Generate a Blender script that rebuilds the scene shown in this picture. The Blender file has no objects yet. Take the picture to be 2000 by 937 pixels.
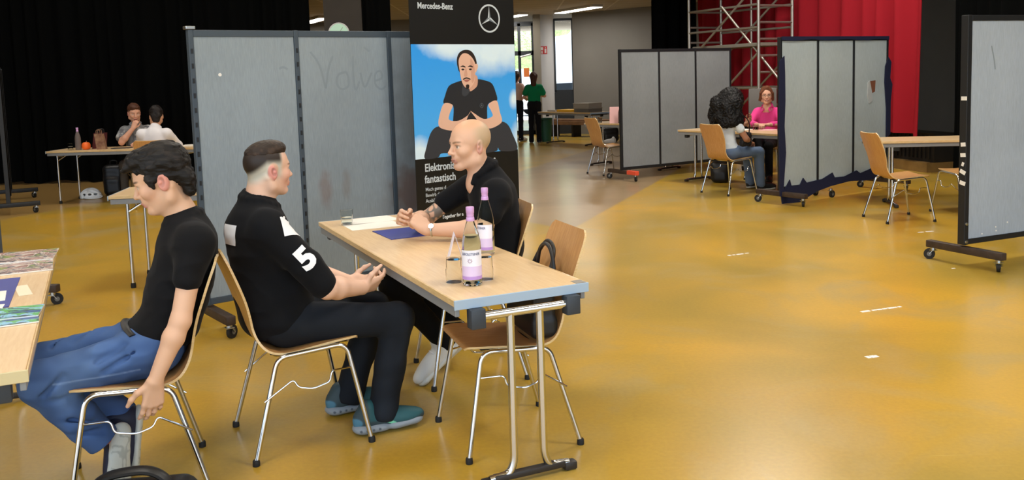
import bpy, bmesh, math, random
import numpy as np
from mathutils import Vector, Matrix, Euler
random.seed(7); np.random.seed(7)
SC = bpy.context.scene
COL = SC.collection
PI = math.pi
R = math.radians

# ------------------------------------------------------------------ colours and materials
def lin(c):
    if isinstance(c, str):
        c = c.lstrip('#'); c = [int(c[i:i+2], 16) for i in (0, 2, 4)]
    out = []
    for v in c[:3]:
        v = v/255.0
        out.append(v/12.92 if v <= 0.04045 else ((v+0.055)/1.055)**2.4)
    return tuple(out)

def new_mat(name):
    m = bpy.data.materials.new(name); m.use_nodes = True
    nt = m.node_tree
    return m, nt, nt.nodes['Principled BSDF']

def setp(b, rough=.5, metal=0, spec=.5, coat=0, trans=0, ior=1.45, emit=None, es=0, sheen=0, alpha=1):
    b.inputs['Roughness'].default_value = rough
    b.inputs['Metallic'].default_value = metal
    b.inputs['Specular IOR Level'].default_value = spec
    b.inputs['Coat Weight'].default_value = coat
    b.inputs['Transmission Weight'].default_value = trans
    b.inputs['IOR'].default_value = ior
    b.inputs['Sheen Weight'].default_value = sheen
    b.inputs['Alpha'].default_value = alpha
    if emit:
        b.inputs['Emission Color'].default_value = (*emit, 1); b.inputs['Emission Strength'].default_value = es

def N(nt, t, **kw):
    n = nt.nodes.new(t)
    for k, v in kw.items():
        if k.startswith('i_'): n.inputs[int(k[2:])].default_value = v
        else: setattr(n, k, v)
    return n

def mat(name, col, rough=.5, metal=0, bump=None, var=None, col2=None, stretch=None, **kw):
    """plain procedural material: base colour with optional noise variation (scale, amount) and bump (scale, strength, distance)"""
    m, nt, b = new_mat(name)
    c = lin(col); setp(b, rough, metal, **kw)
    L = nt.links.new
    b.inputs['Base Color'].default_value = (*c, 1)
    tc = N(nt, 'ShaderNodeTexCoord'); src = tc.outputs['Object']
    if stretch:
        mp = N(nt, 'ShaderNodeMapping'); mp.inputs['Scale'].default_value = stretch
        L(src, mp.inputs[0]); src = mp.outputs[0]
    if var:
        n = N(nt, 'ShaderNodeTexNoise'); n.inputs['Scale'].default_value = var[0]; n.inputs['Detail'].default_value = 4
        L(src, n.inputs['Vector'])
        r = N(nt, 'ShaderNodeValToRGB')
        c2 = lin(col2) if col2 else tuple(v*(1-var[1]) for v in c)
        c1 = c if col2 else tuple(min(1, v*(1+var[1])) for v in c)
        r.color_ramp.elements[0].position = .3; r.color_ramp.elements[1].position = .7
        r.color_ramp.elements[0].color = (*c2, 1); r.color_ramp.elements[1].color = (*c1, 1)
        L(n.outputs['Fac'], r.inputs[0]); L(r.outputs[0], b.inputs['Base Color'])
    if bump:
        n2 = N(nt, 'ShaderNodeTexNoise'); n2.inputs['Scale'].default_value = bump[0]; n2.inputs['Detail'].default_value = 3
        L(src, n2.inputs['Vector'])
        bp = N(nt, 'ShaderNodeBump'); bp.inputs['Strength'].default_value = bump[1]
        bp.inputs['Distance'].default_value = bump[2] if len(bump) > 2 else .002
        L(n2.outputs['Fac'], bp.inputs['Height']); L(bp.outputs[0], b.inputs['Normal'])
    return m

def vmat(name, rough=.5, bump=None, sss=0, stretch=None, **kw):
    """material whose base colour is the mesh's own 'Col' attribute"""
    m, nt, b = new_mat(name); setp(b, rough, **kw); L = nt.links.new
    a = N(nt, 'ShaderNodeAttribute'); a.attribute_name = 'Col'
    L(a.outputs['Color'], b.inputs['Base Color'])
    if sss:
        b.inputs['Subsurface Weight'].default_value = sss
        b.inputs['Subsurface Radius'].default_value = (.012, .005, .003)
        b.inputs['Subsurface Scale'].default_value = 1
    if bump:
        tc = N(nt, 'ShaderNodeTexCoord'); src = tc.outputs['Object']
        if stretch:
            mp = N(nt, 'ShaderNodeMapping'); mp.inputs['Scale'].default_value = stretch
            L(src, mp.inputs[0]); src = mp.outputs[0]
        n2 = N(nt, 'ShaderNodeTexNoise'); n2.inputs['Scale'].default_value = bump[0]; n2.inputs['Detail'].default_value = 3
        L(src, n2.inputs['Vector'])
        bp = N(nt, 'ShaderNodeBump'); bp.inputs['Strength'].default_value = bump[1]; bp.inputs['Distance'].default_value = bump[2]
        L(n2.outputs['Fac'], bp.inputs['Height']); L(bp.outputs[0], b.inputs['Normal'])
    return m

# ------------------------------------------------------------------ scene objects
def tag(o, label=None, cat=None, group=None, kind=None):
    if label: o['label'] = label
    if cat: o['category'] = cat
    if group: o['group'] = group
    if kind: o['kind'] = kind
    return o

def thing(name, label, cat, loc=(0, 0, 0), rz=0, group=None):
    o = bpy.data.objects.new(name, None); COL.objects.link(o)
    o.empty_display_size = .1
    o.location = loc; o.rotation_euler = (0, 0, rz)
    return tag(o, label, cat, group)

def link(name, me, mats, parent=None, loc=None, rz=None, smooth=False):
    o = bpy.data.objects.new(name, me); COL.objects.link(o)
    if not isinstance(mats, (list, tuple)): mats = [mats]
    if len(me.materials) == 0:
        for m in mats: me.materials.append(m)
    if parent: o.parent = parent
    if loc is not None: o.location = loc
    if rz is not None: o.rotation_euler = (0, 0, rz)
    if smooth: shade(me)
    return o

def shade(me, ang=40):
    me.polygons.foreach_set('use_smooth', [True]*len(me.polygons))
    try: me.set_sharp_from_angle(angle=R(ang))
    except Exception: pass

def copy_tree(o, parent=None):
    c = o.copy(); COL.objects.link(c)
    if parent: c.parent = parent
    for ch in list(o.children): copy_tree(ch, c)
    return c

class MB:
    """collects shapes into one mesh"""
    def __init__(s): s.v = []; s.f = []; s.m = []; s.mi = 0
    def add(s, vs, fs, mi=None):
        k = len(s.v); s.v += [tuple(map(float, v)) for v in vs]
        s.f += [tuple(i+k for i in f) for f in fs]; s.m += [s.mi if mi is None else mi]*len(fs)
        return s
    def box(s, c, size, rot=None, bev=0, mi=None):
        bm = bmesh.new(); bmesh.ops.create_cube(bm, size=1)
        for v in bm.verts: v.co = Vector((v.co.x*size[0], v.co.y*size[1], v.co.z*size[2]))
        if bev: bmesh.ops.bevel(bm, geom=list(bm.edges), offset=bev, segments=2, affect='EDGES', profile=.5)
        M_ = rot if rot is not None else Matrix.Identity(3)
        if isinstance(M_, (int, float)): M_ = Matrix.Rotation(M_, 3, 'Z')
        bm.verts.index_update()
        vs = [M_ @ v.co + Vector(c) for v in bm.verts]; fs = [[v.index for v in f.verts] for f in bm.faces]
        bm.free(); return s.add(vs, fs, mi)
    def tube(s, pts, r, n=10, closed=False, cap=True, mi=None, flat=None):
        pts = [Vector(p) for p in pts]; m = len(pts)
        rr = r if isinstance(r, (list, tuple)) else [r]*m
        vs = []; up = None
        for i, p in enumerate(pts):
            if closed: t = pts[(i+1) % m]-pts[i-1]
            else: t = pts[min(i+1, m-1)]-pts[max(i-1, 0)]
            t.normalize()
            if up is None:
                up = Vector((0, 0, 1)) if abs(t.z) < .9 else Vector((1, 0, 0))
            x = up-t*up.dot(t); x.normalize(); up = x; y = t.cross(x)
            for k in range(n):
                a = 2*PI*k/n
                fx, fy = (flat if flat else (1, 1))
                vs.append(p+x*(math.cos(a)*rr[i]*fx)+y*(math.sin(a)*rr[i]*fy))
        fs = []
        for i in range(m if closed else m-1):
            j = (i+1) % m
            for k in range(n):
                k2 = (k+1) % n
                fs.append((i*n+k, i*n+k2, j*n+k2, j*n+k))
        if cap and not closed:
            fs.append(tuple(range(n-1, -1, -1))); fs.append(tuple(range((m-1)*n, m*n)))
        return s.add(vs, fs, mi)
    def cyl(s, a, b, r, r2=None, n=16, mi=None):
        return s.tube([a, b], [r, r if r2 is None else r2], n, mi=mi)
    def lathe(s, prof, c=(0, 0, 0), n=24, mi=None, M=None):
        vs = []; m = len(prof)
        for (r, z) in prof:
            for k in range(n):
                a = 2*PI*k/n; v = Vector((r*math.cos(a), r*math.sin(a), z))
                if M is not None: v = M @ v
                vs.append(v+Vector(c))
        fs = []
        for i in range(m-1):
            for k in range(n):
                k2 = (k+1) % n; fs.append((i*n+k, i*n+k2, (i+1)*n+k2, (i+1)*n+k))
        if prof[0][0] > 1e-6: fs.append(tuple(range(n-1, -1, -1)))
        if prof[-1][0] > 1e-6: fs.append(tuple(range((m-1)*n, m*n)))
        return s.add(vs, fs, mi)
    def prism(s, poly, z0, z1, mi=None, M=None, o=(0, 0, 0)):
        n = len(poly)
        vs = [Vector((x, y, z0)) for x, y in poly]+[Vector((x, y, z1)) for x, y in poly]
        if M is not None: vs = [M @ v for v in vs]
        vs = [v+Vector(o) for v in vs]
        fs = [tuple(range(n-1, -1, -1)), tuple(range(n, 2*n))]
        for i in range(n):
            j = (i+1) % n; fs.append((i, j, n+j, n+i))
        return s.add(vs, fs, mi)
    def mesh(s, name):
        me = bpy.data.meshes.new(name); me.from_pydata(s.v, [], s.f)
        me.polygons.foreach_set('material_index', s.m)
        bm = bmesh.new(); bm.from_mesh(me); bmesh.ops.recalc_face_normals(bm, faces=bm.faces); bm.to_mesh(me); bm.free()
        return me
    def build(s, name, mats, parent=None, smooth=True, ang=40, loc=None, rz=None):
        me = s.mesh(name)
        o = link(name, me, mats, parent, loc, rz)
        if smooth: shade(me, ang)
        return o

def bend(pts, rad, n=5):
    """polyline with its inner corners rounded"""
    pts = [Vector(p) for p in pts]; out = [pts[0]]
    for i in range(1, len(pts)-1):
        p = pts[i]; a = (pts[i-1]-p); b = (pts[i+1]-p)
        r = min(rad, a.length*.48, b.length*.48)
        p0 = p+a.normalized()*r; p1 = p+b.normalized()*r
        for k in range(n+1):
            t = k/n; out.append(p0*(1-t)**2+p*2*t*(1-t)+p1*t*t)
    out.append(pts[-1]); return out

def catmull(P, n=6):
    P = [np.array(p, float) for p in P]; out = []
    Q = [2*P[0]-P[1]]+P+[2*P[-1]-P[-2]]
    for i in range(1, len(Q)-2):
        for k in range(n):
            t = k/n; a, b, c, d = Q[i-1:i+3]
            out.append(.5*((2*b)+(c-a)*t+(2*a-5*b+4*c-d)*t*t+(3*b-a-3*c+d)*t**3))
    out.append(P[-1]); return out

def text_mesh(txt, size, ext=.0004, font_space=1.0, bold=0):
    cu = bpy.data.curves.new('lettering', 'FONT'); cu.body = txt; cu.size = size; cu.extrude = ext; cu.offset = bold
    cu.space_character = font_space; cu.resolution_u = 3
    ob = bpy.data.objects.new('lettering', cu); COL.objects.link(ob)
    dg = bpy.context.evaluated_depsgraph_get(); dg.update()
    me = bpy.data.meshes.new_from_object(ob.evaluated_get(dg))
    bpy.data.objects.remove(ob); bpy.data.curves.remove(cu)
    me.materials.clear()
    return me
# ------------------------------------------------------------------ organic shapes: smooth-blended volumes turned into one continuous surface
f32 = np.float32
def V(*a): return np.array(a, float)
def nrm(v): v = np.asarray(v, float); return v/np.linalg.norm(v)
def rotm(yaw=0, pitch=0, roll=0):
    """yaw about z (left +), pitch nose-down +, roll about x"""
    return np.array(Euler((R(roll), R(pitch), R(yaw)), 'XYZ').to_matrix())

class Vol:
    def __init__(s): s.p = []; s.c = (.5, .5, .5)
    def _add(s, fn, lo, hi, k, c, op): s.p.append((fn, np.array(lo), np.array(hi), k, c if c is not None else s.c, op)); return s
    def rc(s, a, b, ra, rb=None, k=.02, c=None, op='u', flat=None):
        a = np.array(a, float); b = np.array(b, float); rb = ra if rb is None else rb
        ba = (b-a).astype(f32); L2 = max(float(ba@ba), 1e-9); a32 = a.astype(f32)
        fl = None
        if flat: fl = (nrm(flat[0]).astype(f32), f32(flat[1]))
        def fn(p):
            pa = p-a32; t = np.clip((pa@ba)/f32(L2), 0, 1)
            q = pa-t[..., None]*ba
            if fl: q = q+(q@fl[0])[..., None]*fl[0]*(fl[1]-1)
            return np.sqrt((q*q).sum(-1))-(f32(ra)+t*f32(rb-ra))
        m = max(ra, rb)
        return s._add(fn, np.minimum(a, b)-m, np.maximum(a, b)+m, k, c, op)
    def el(s, c0, r, M=None, k=.02, c=None, op='u'):
        c0 = np.array(c0, float); r = np.array(r if np.ndim(r) else (r, r, r), float)
        M32 = (np.eye(3) if M is None else np.array(M)).astype(f32); c32 = c0.astype(f32); r32 = r.astype(f32)
        def fn(p):
            q = (p-c32)@M32
            k0 = np.sqrt(((q/r32)**2).sum(-1)); k1 = np.sqrt(((q/(r32*r32))**2).sum(-1))
            return k0*(k0-1)/np.maximum(k1, 1e-6)
        m = r.max()
        return s._add(fn, c0-m, c0+m, k, c, op)
    def bx(s, c0, h, M=None, r=.005, k=.01, c=None, op='u'):
        c0 = np.array(c0, float); h = np.array(h, float)
        M32 = (np.eye(3) if M is None else np.array(M)).astype(f32); c32 = c0.astype(f32); h32 = (h-r).astype(f32)
        def fn(p):
            q = np.abs((p-c32)@M32)-h32
            return np.sqrt((np.maximum(q, 0)**2).sum(-1))+np.minimum(q.max(-1), 0)-f32(r)
        m = np.linalg.norm(h)
        return s._add(fn, c0-m, c0+m, k, c, op)
    def plane(s, c0, n, k=.01, op='s', c=None):
        """removes everything on the side n points to"""
        c32 = np.array(c0).astype(f32); n32 = nrm(n).astype(f32)
        fn = lambda p: -((p-c32)@n32)
        return s._add(fn, (1e9,)*3, (-1e9,)*3, k, c, op)
    def chain(s, pts, rad, k=.012, c=None):
        for i in range(len(pts)-1): s.rc(pts[i], pts[i+1], rad[i], rad[i+1], k if i else k, c)
        return s

def comb(d, e, k, op):
    if op == 'u':
        h = np.clip(.5+.5*(e-d)/k, 0, 1); return e*(1-h)+d*h-k*h*(1-h), 1-h
    h = np.clip(.5-.5*(e+d)/k, 0, 1)      # subtract
    return d*(1-h)+(-e)*h+k*h*(1-h), h

def build_vol(S, cell, name, material, parent=None, disp=None, paint=None, amp=0., loc=None, rz=None):
    P = S.p
    lo = np.min([p[1] for p in P if p[5] == 'u'], 0)-amp-2*cell; hi = np.max([p[2] for p in P if p[5] == 'u'], 0)+amp+2*cell
    B = 8; bs = B*cell
    nb = np.ceil((hi-lo)/bs).astype(int)
    gi = np.stack(np.meshgrid(*[np.arange(n) for n in nb], indexing='ij'), -1).reshape(-1, 3)
    cen = (lo+(gi+.5)*bs).astype(f32); hd = bs*.87
    D = None; pd = []
    for fn, l, h, k, c, op in P:
        e = fn(cen); pd.append(e)
        if D is None: D = e.copy()
        else: D = comb(D, e, f32(k), op)[0]
    LIP = 2.0
    keep = np.abs(D) < hd*LIP+amp+.004
    gi = gi[keep]; pd = [e[keep] for e in pd]; n = len(gi)
    ax = np.arange(B+1)
    off = np.stack(np.meshgrid(ax, ax, ax, indexing='ij'), -1).reshape(-1, 3)
    pts = ((lo+gi[:, None, :]*bs)+off[None]*cell).astype(f32)
    d = np.full((n, (B+1)**3), 1e3, f32)
    for i, (fn, l, h, k, c, op) in enumerate(P):
        m = pd[i] < hd*LIP+2.2*k+amp+.03
        if not m.any(): continue
        e = fn(pts[m]); d[m] = comb(d[m], e, f32(k), op)[0] if i else e
    if disp is not None: d += disp(pts.reshape(-1, 3)).reshape(d.shape).astype(f32)
    d = d.reshape(n, B+1, B+1, B+1)
    # cells
    s = d < 0
    cs = [(i, j, k) for i in (0, 1) for j in (0, 1) for k in (0, 1)]
    cnt = sum(s[:, i:i+B, j:j+B, k:k+B].astype(np.int8) for i, j, k in cs)
    act = np.argwhere((cnt > 0) & (cnt < 8))
    bi = act[:, 0]; lc = act[:, 1:]
    pos = np.zeros((len(act), 3)); num = np.zeros(len(act))
    vals = {c: d[bi, lc[:, 0]+c[0], lc[:, 1]+c[1], lc[:, 2]+c[2]] for c in cs}
    for a in cs:
        for axn in range(3):
            if a[axn]: continue
            b = list(a); b[axn] = 1; b = tuple(b)
            va, vb = vals[a], vals[b]; m = (va < 0) != (vb < 0)
            t = np.where(m, va/np.where(m, va-vb, 1), 0)
            q = np.tile(np.array(a, float), (len(act), 1)); q[:, axn] += t
            pos[m] += q[m]; num[m] += 1
    pos /= num[:, None]
    vert = lo+gi[bi]*bs+(lc+pos)*cell
    G = (nb*B+2); gc = gi[bi]*B+lc
    key = (gc[:, 0]*G[1]+gc[:, 1])*G[2]+gc[:, 2]
    order = np.argsort(key); ks = key[order]
    def find(c):
        kk = (c[:, 0]*G[1]+c[:, 1])*G[2]+c[:, 2]
        ix = np.clip(np.searchsorted(ks, kk), 0, len(ks)-1); ok = ks[ix] == kk
        return np.where(ok, order[ix], -1)
    F = []
    for axn in range(3):
        sl0 = [slice(0, B)]*3; sl1 = [slice(0, B)]*3; sl1[axn] = slice(1, B+1)
        a = s[(slice(None), *sl0)]; b = s[(slice(None), *sl1)]
        e = np.argwhere(a != b)
        if not len(e): continue
        g = gi[e[:, 0]]*B+e[:, 1:]
        u, w = (axn+1) % 3, (axn+2) % 3
        q = []
        for du, dw in ((-1, -1), (0, -1), (0, 0), (-1, 0)):
            c = g.copy(); c[:, u] += du; c[:, w] += dw; q.append(find(c))
        q = np.stack(q, 1); flip = ~a[tuple(e.T)]
        q[flip] = q[flip][:, ::-1]
        F.append(q[(q >= 0).all(1)])
    F = np.concatenate(F)
    me = bpy.data.meshes.new(name)
    me.vertices.add(len(vert)); me.vertices.foreach_set('co', vert.ravel())
    me.loops.add(F.size); me.loops.foreach_set('vertex_index', F.ravel())
    me.polygons.add(len(F)); me.polygons.foreach_set('loop_start', np.arange(0, F.size, 4)); me.polygons.foreach_set('loop_total', np.full(len(F), 4))
    me.polygons.foreach_set('use_smooth', np.ones(len(F), bool))
    me.update(calc_edges=True); me.validate()
    # colours
    vp = vert.astype(f32); C = np.tile(np.array(P[0][4], f32), (len(vp), 1)); D = P[0][0](vp)
    for fn, l, h, k, c, op in P[1:]:
        e = fn(vp); D, w = comb(D, e, f32(k), op)
        if op == 'u' or c != S.c: C = C*(1-w[:, None])+np.array(c, f32)*w[:, None]
    if paint is not None: C = paint(vp, C)
    at = me.color_attributes.new('Col', 'FLOAT_COLOR', 'POINT')
    at.data.foreach_set('color', np.concatenate([C, np.ones((len(C), 1), f32)], 1).astype(f32).ravel())
    return link(name, me, material, parent, loc, rz)

def smooth01(x, a, b):
    t = np.clip((x-a)/(b-a), 0, 1); return t*t*(3-2*t)
def mixc(C, col, w): return C*(1-w[:, None])+np.array(col, f32)*w[:, None]
def blob(p, c, r, M=None, soft=.3):
    q = (p-np.array(c, f32)); q = q@np.array(M, f32) if M is not None else q
    k = np.sqrt(((q/np.array(r, f32))**2).sum(-1)); return 1-smooth01(k, 1-soft, 1+soft)

def vnoise(p, sc, seed=0):
    """smooth value noise in [-1,1]"""
    q = p*sc+seed*17.3; i = np.floor(q).astype(np.int64); f = (q-i).astype(f32); f = f*f*(3-2*f)
    def h(x, y, z):
        n = (x*374761393+y*668265263+z*2147483647+seed*1274126177) & 0xffffffff
        n = ((n ^ (n >> 13))*1274126177) & 0xffffffff
        return ((n ^ (n >> 16)) & 0xffff).astype(f32)/32767.5-1
    x, y, z = i[..., 0], i[..., 1], i[..., 2]; fx, fy, fz = f[..., 0], f[..., 1], f[..., 2]
    def L(a, b, t): return a+(b-a)*t
    return L(L(L(h(x, y, z), h(x+1, y, z), fx), L(h(x, y+1, z), h(x+1, y+1, z), fx), fy),
             L(L(h(x, y, z+1), h(x+1, y, z+1), fx), L(h(x, y+1, z+1), h(x+1, y+1, z+1), fx), fy), fz)

# ------------------------------------------------------------------ body pieces (person space: x forward, y left, z up)
class Head:
    def __init__(s, o, yaw=0, pitch=0, roll=0, sc=1.0): s.o = np.array(o, float); s.M = rotm(yaw, pitch, roll); s.sc = sc
    def p(s, x, y, z): return s.o+s.sc*(s.M@np.array((x, y, z), float))
    def loc(s, q): return ((q-s.o.astype(f32))@s.M.astype(f32))/f32(s.sc)

def head(S, H, skin, lip, ear, brow, eye=(.10, .06, .04), fem=False, detail=True, jawy=.048, fat=0.):
    p, k = H.p, H.sc
    E = lambda c, r, kk=.02, col=skin, op='u', M=None: S.el(p(*c), np.array(r)*k, H.M if M is None else H.M@M, kk*k, col, op)
    C = lambda a, b, ra, rb=None, kk=.015, col=skin, op='u': S.rc(p(*a), p(*b), ra*k, (ra if rb is None else rb)*k, kk*k, col, op)
    E((-.014, 0, .042), (.099, .077, .088))
    E((.03, 0, .035), (.062, .064, .07), .03)
    E((.036, 0, -.035), (.055, .054+fat, .062), .03)
    for s in (1, -1):
        C((-.02, s*(jawy+.009+fat), -.03), (-.004, s*(jawy+.006+fat), -.066), .017, .016, .03)
        C((-.004, s*(jawy+.004+fat), -.066), (.066, s*.016, -.094), .016, .016, .03)
        E((.062, s*.042, -.018), (.026, .022, .022), .025)
    E((.078, 0, -.092), (.02, .02, .016), .02)
    C((.078, .03, .026), (.078, -.03, .026), .016, kk=.02)
    if detail:
        for s in (1, -1):
            E((.1, s*.033, .007), (.012, .019, .012), .012, skin, 's')
            E((.0775, s*.033, .007), (.0135, .0145, .0125), .003, (.72, .68, .64))
            C((.0855, s*.021, .0165), (.0785, s*.047, .0135), .0048, .0045, .005, tuple(v*.6 for v in skin))
            C((.086, s*.022, -.003), (.08, s*.045, -.002), .004, kk=.006)
    C((.09, 0, .02), (.112, 0, -.02), .0085, .0105, .012)
    E((.112, 0, -.022), (.0115, .0115, .0095), .008)
    for s in (1, -1): E((.1, s*.0135, -.025), (.012, .0075, .008), .006)
    if detail:
        for s in (1, -1): E((.105, s*.0065, -.0335), (.006, .0035, .003), .002, tuple(v*.35 for v in skin), 's')
    E((.085, 0, -.048), (.018, .028, .02), .015)
    C((.098, .017, -.0565), (.103, 0, -.0545), .005, .006, .004, lip); C((.098, -.017, -.0565), (.103, 0, -.0545), .005, .006, .004, lip)
    C((.095, .014, -.066), (.095, -.014, -.066), .0068, kk=.006, col=lip)
    if detail: C((.105, .02, -.0608), (.105, -.02, -.0608), .0028, kk=.003, col=tuple(v*.4 for v in lip), op='s')
    for s in (1, -1):
        Me = rotm(s*20, -12, 0)
        E((-.012, s*.079, -.004), (.021, .009, .034), .006, ear, M=Me)
        E((-.006, s*.089, .0), (.0125, .007, .021), .004, tuple(v*.7 for v in ear), 's', Me)
        E((-.002, s*.082, -.001), (.006, .006, .008), .004, ear, M=Me)
    def paint(q, Cc):
        l = H.loc(q)
        for s in (1, -1):
            if detail:
                Cc = mixc(Cc, eye, blob(l, (.0925, s*.034, .0075), (.008, .0066, .0066), soft=.2))
                Cc = mixc(Cc, tuple(v*.25 for v in skin), blob(l, (.088, s*.034, .0145), (.01, .017, .0026), soft=.5)*.8)
            for t in np.linspace(0, 1, 5):
                Cc = mixc(Cc, brow, blob(l, (.096-.013*t, s*(.016+.031*t), .027+.005*math.sin(t*2.2)), (.014, .0075, .0042), soft=.6)*.75)
        return Cc
    return paint

def hand(S, w, d, n, t, skin, curl=((15, 25, 15),)*4, sc=1.0, spread=4, thumb=((.5, .85, .1), (.75, .6, .25), (.9, .3, .3)), k=.007, splay=None):
    """w wrist, d towards the fingers, n out of the palm, t towards the thumb"""
    w = np.array(w, float); d = nrm(d); n = np.array(n, float); n = nrm(n-d*(n@d)); t0 = np.cross(d, n); t = t0*(1 if t0@np.array(t, float) > 0 else -1)
    q = lambda x, y, z=0: w+sc*(d*x+t*y+n*z)
    kn = [(.086, .031), (.091, .0105), (.087, -.0095), (.079, -.028)]
    for i, (x, y) in enumerate(kn):
        S.rc(q(.004, y*.5), q(x, y), .0165*sc, .0118*sc, .014, skin)
    S.el(q(.035, .022, .009), np.array((.028, .017, .014))*sc, np.stack([d, t, n], 1), .012, skin)
    S.el(q(.04, -.024, .007), np.array((.034, .013, .012))*sc, np.stack([d, t, n], 1), .012, skin)
    Ls = [.072, .08, .074, .058]
    for i, (x, y) in enumerate(kn):
        a = 0; P0 = q(x, y); cu = curl[i % len(curl)]; sp = R((1.5-i)*spread)
        if splay: sp = R(splay[i])
        rr = (.0094, .0084, .0076, .0064) if i < 3 else (.0084, .0075, .0068, .0058)
        for j, fr in enumerate((.46, .30, .24)):
            a += R(cu[j]); dd = d*math.cos(a)+n*math.sin(a); dd = nrm(dd+t*math.sin(sp)*math.cos(a)*1.0)
            P1 = P0+dd*Ls[i]*fr*sc; S.rc(P0, P1, rr[j]*sc, rr[j+1]*sc, k, skin); P0 = P1
    P0 = q(.018, .024, .004)
    for j, (L, r0, r1) in enumerate(((.04, .0145, .0115), (.033, .0108, .0095), (.027, .0095, .0075))):
        x, y, z = thumb[j]; P1 = P0+nrm(d*x+t*y+n*z)*L*sc; S.rc(P0, P1, r0*sc, r1*sc, k+.002, skin); P0 = P1

def arm(S, sh, el, wr, skin, r=(.05, .042, .045, .029), flatn=None):
    sh, el, wr = map(np.array, (sh, el, wr))
    S.rc((sh[0]-.01, sh[1]*.2, sh[2]-.03), (sh[0], sh[1], sh[2]-.01), .03, .03, .03, skin)
    S.rc(sh, el, r[0], r[1], .03, skin)
    mid = el+(wr-el)*.28
    S.rc(el, mid, r[1]*.97, r[2], .02, skin); S.rc(mid, wr, r[2], r[3], .02, skin)
# ------------------------------------------------------------------ camera, daylight
def setup_camera():
    f, p, r, H, cy = 1764.7, .1017, -.0315, 1.5535, 331.7
    fw = Vector((0, math.cos(p), -math.sin(p))); up = Vector((0, math.sin(p), math.cos(p))); rt = Vector((1, 0, 0))
    Rr = rt*math.cos(r)+up*math.sin(r); Uu = -rt*math.sin(r)+up*math.cos(r)
    cam = bpy.data.cameras.new('camera'); o = bpy.data.objects.new('camera', cam); COL.objects.link(o)
    M_ = Matrix((Rr, Uu, -fw)).transposed().to_4x4(); M_.translation = Vector((0, 0, H)); o.matrix_world = M_
    cam.sensor_width = 36; cam.lens = f/2000*36; cam.shift_y = (cy-468.5)/2000; cam.clip_end = 200; cam.clip_start = .05
    SC.camera = o
setup_camera()
SC.view_settings.view_transform = 'Standard'; SC.view_settings.look = 'None'; SC.view_settings.gamma = 1
SC.view_settings.use_curve_mapping = False
SC.view_settings.exposure = 0.3
SC.cycles.max_bounces = 7; SC.cycles.transparent_max_bounces = 12; SC.cycles.transmission_bounces = 8
SC.cycles.sample_clamp_indirect = 4; SC.cycles.caustics_refractive = False; SC.cycles.caustics_reflective = False

w = bpy.data.worlds.new('daylight'); SC.world = w; w.use_nodes = True
wn = w.node_tree; bgn = wn.nodes['Background']
tcw = N(wn, 'ShaderNodeTexCoord'); sep = N(wn, 'ShaderNodeSeparateXYZ'); wn.links.new(tcw.outputs['Generated'], sep.inputs[0])
rmp = N(wn, 'ShaderNodeValToRGB')
rmp.color_ramp.elements[0].position = .42; rmp.color_ramp.elements[0].color = (.40, .46, .46, 1)
rmp.color_ramp.elements[1].position = .56; rmp.color_ramp.elements[1].color = (.74, .90, 1.1, 1)
mpw = N(wn, 'ShaderNodeMath', operation='MULTIPLY_ADD'); mpw.inputs[1].default_value = .5; mpw.inputs[2].default_value = .5
wn.links.new(sep.outputs['Z'], mpw.inputs[0]); wn.links.new(mpw.outputs[0], rmp.inputs[0]); wn.links.new(rmp.outputs[0], bgn.inputs[0])
bgn.inputs[1].default_value = 2.3
sun = bpy.data.lights.new('sun', 'SUN'); sun.energy = 12; sun.angle = R(1); sun.color = (1, .96, .9)
suno = bpy.data.objects.new('sun', sun); COL.objects.link(suno); suno.rotation_euler = Vector((-.35, .25, -1)).to_track_quat('-Z', 'Y').to_euler()

def area(name, loc, size, energy, col=(1, 1, 1), rot=(0, 0, 0), parent=None, spread=None):
    l = bpy.data.lights.new(name, 'AREA'); l.shape = 'RECTANGLE'; l.size, l.size_y = size; l.energy = energy; l.color = col
    if spread: l.spread = spread
    o = bpy.data.objects.new(name, l); COL.objects.link(o); o.location = loc; o.rotation_euler = rot
    if parent: o.parent = parent
    return o

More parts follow.
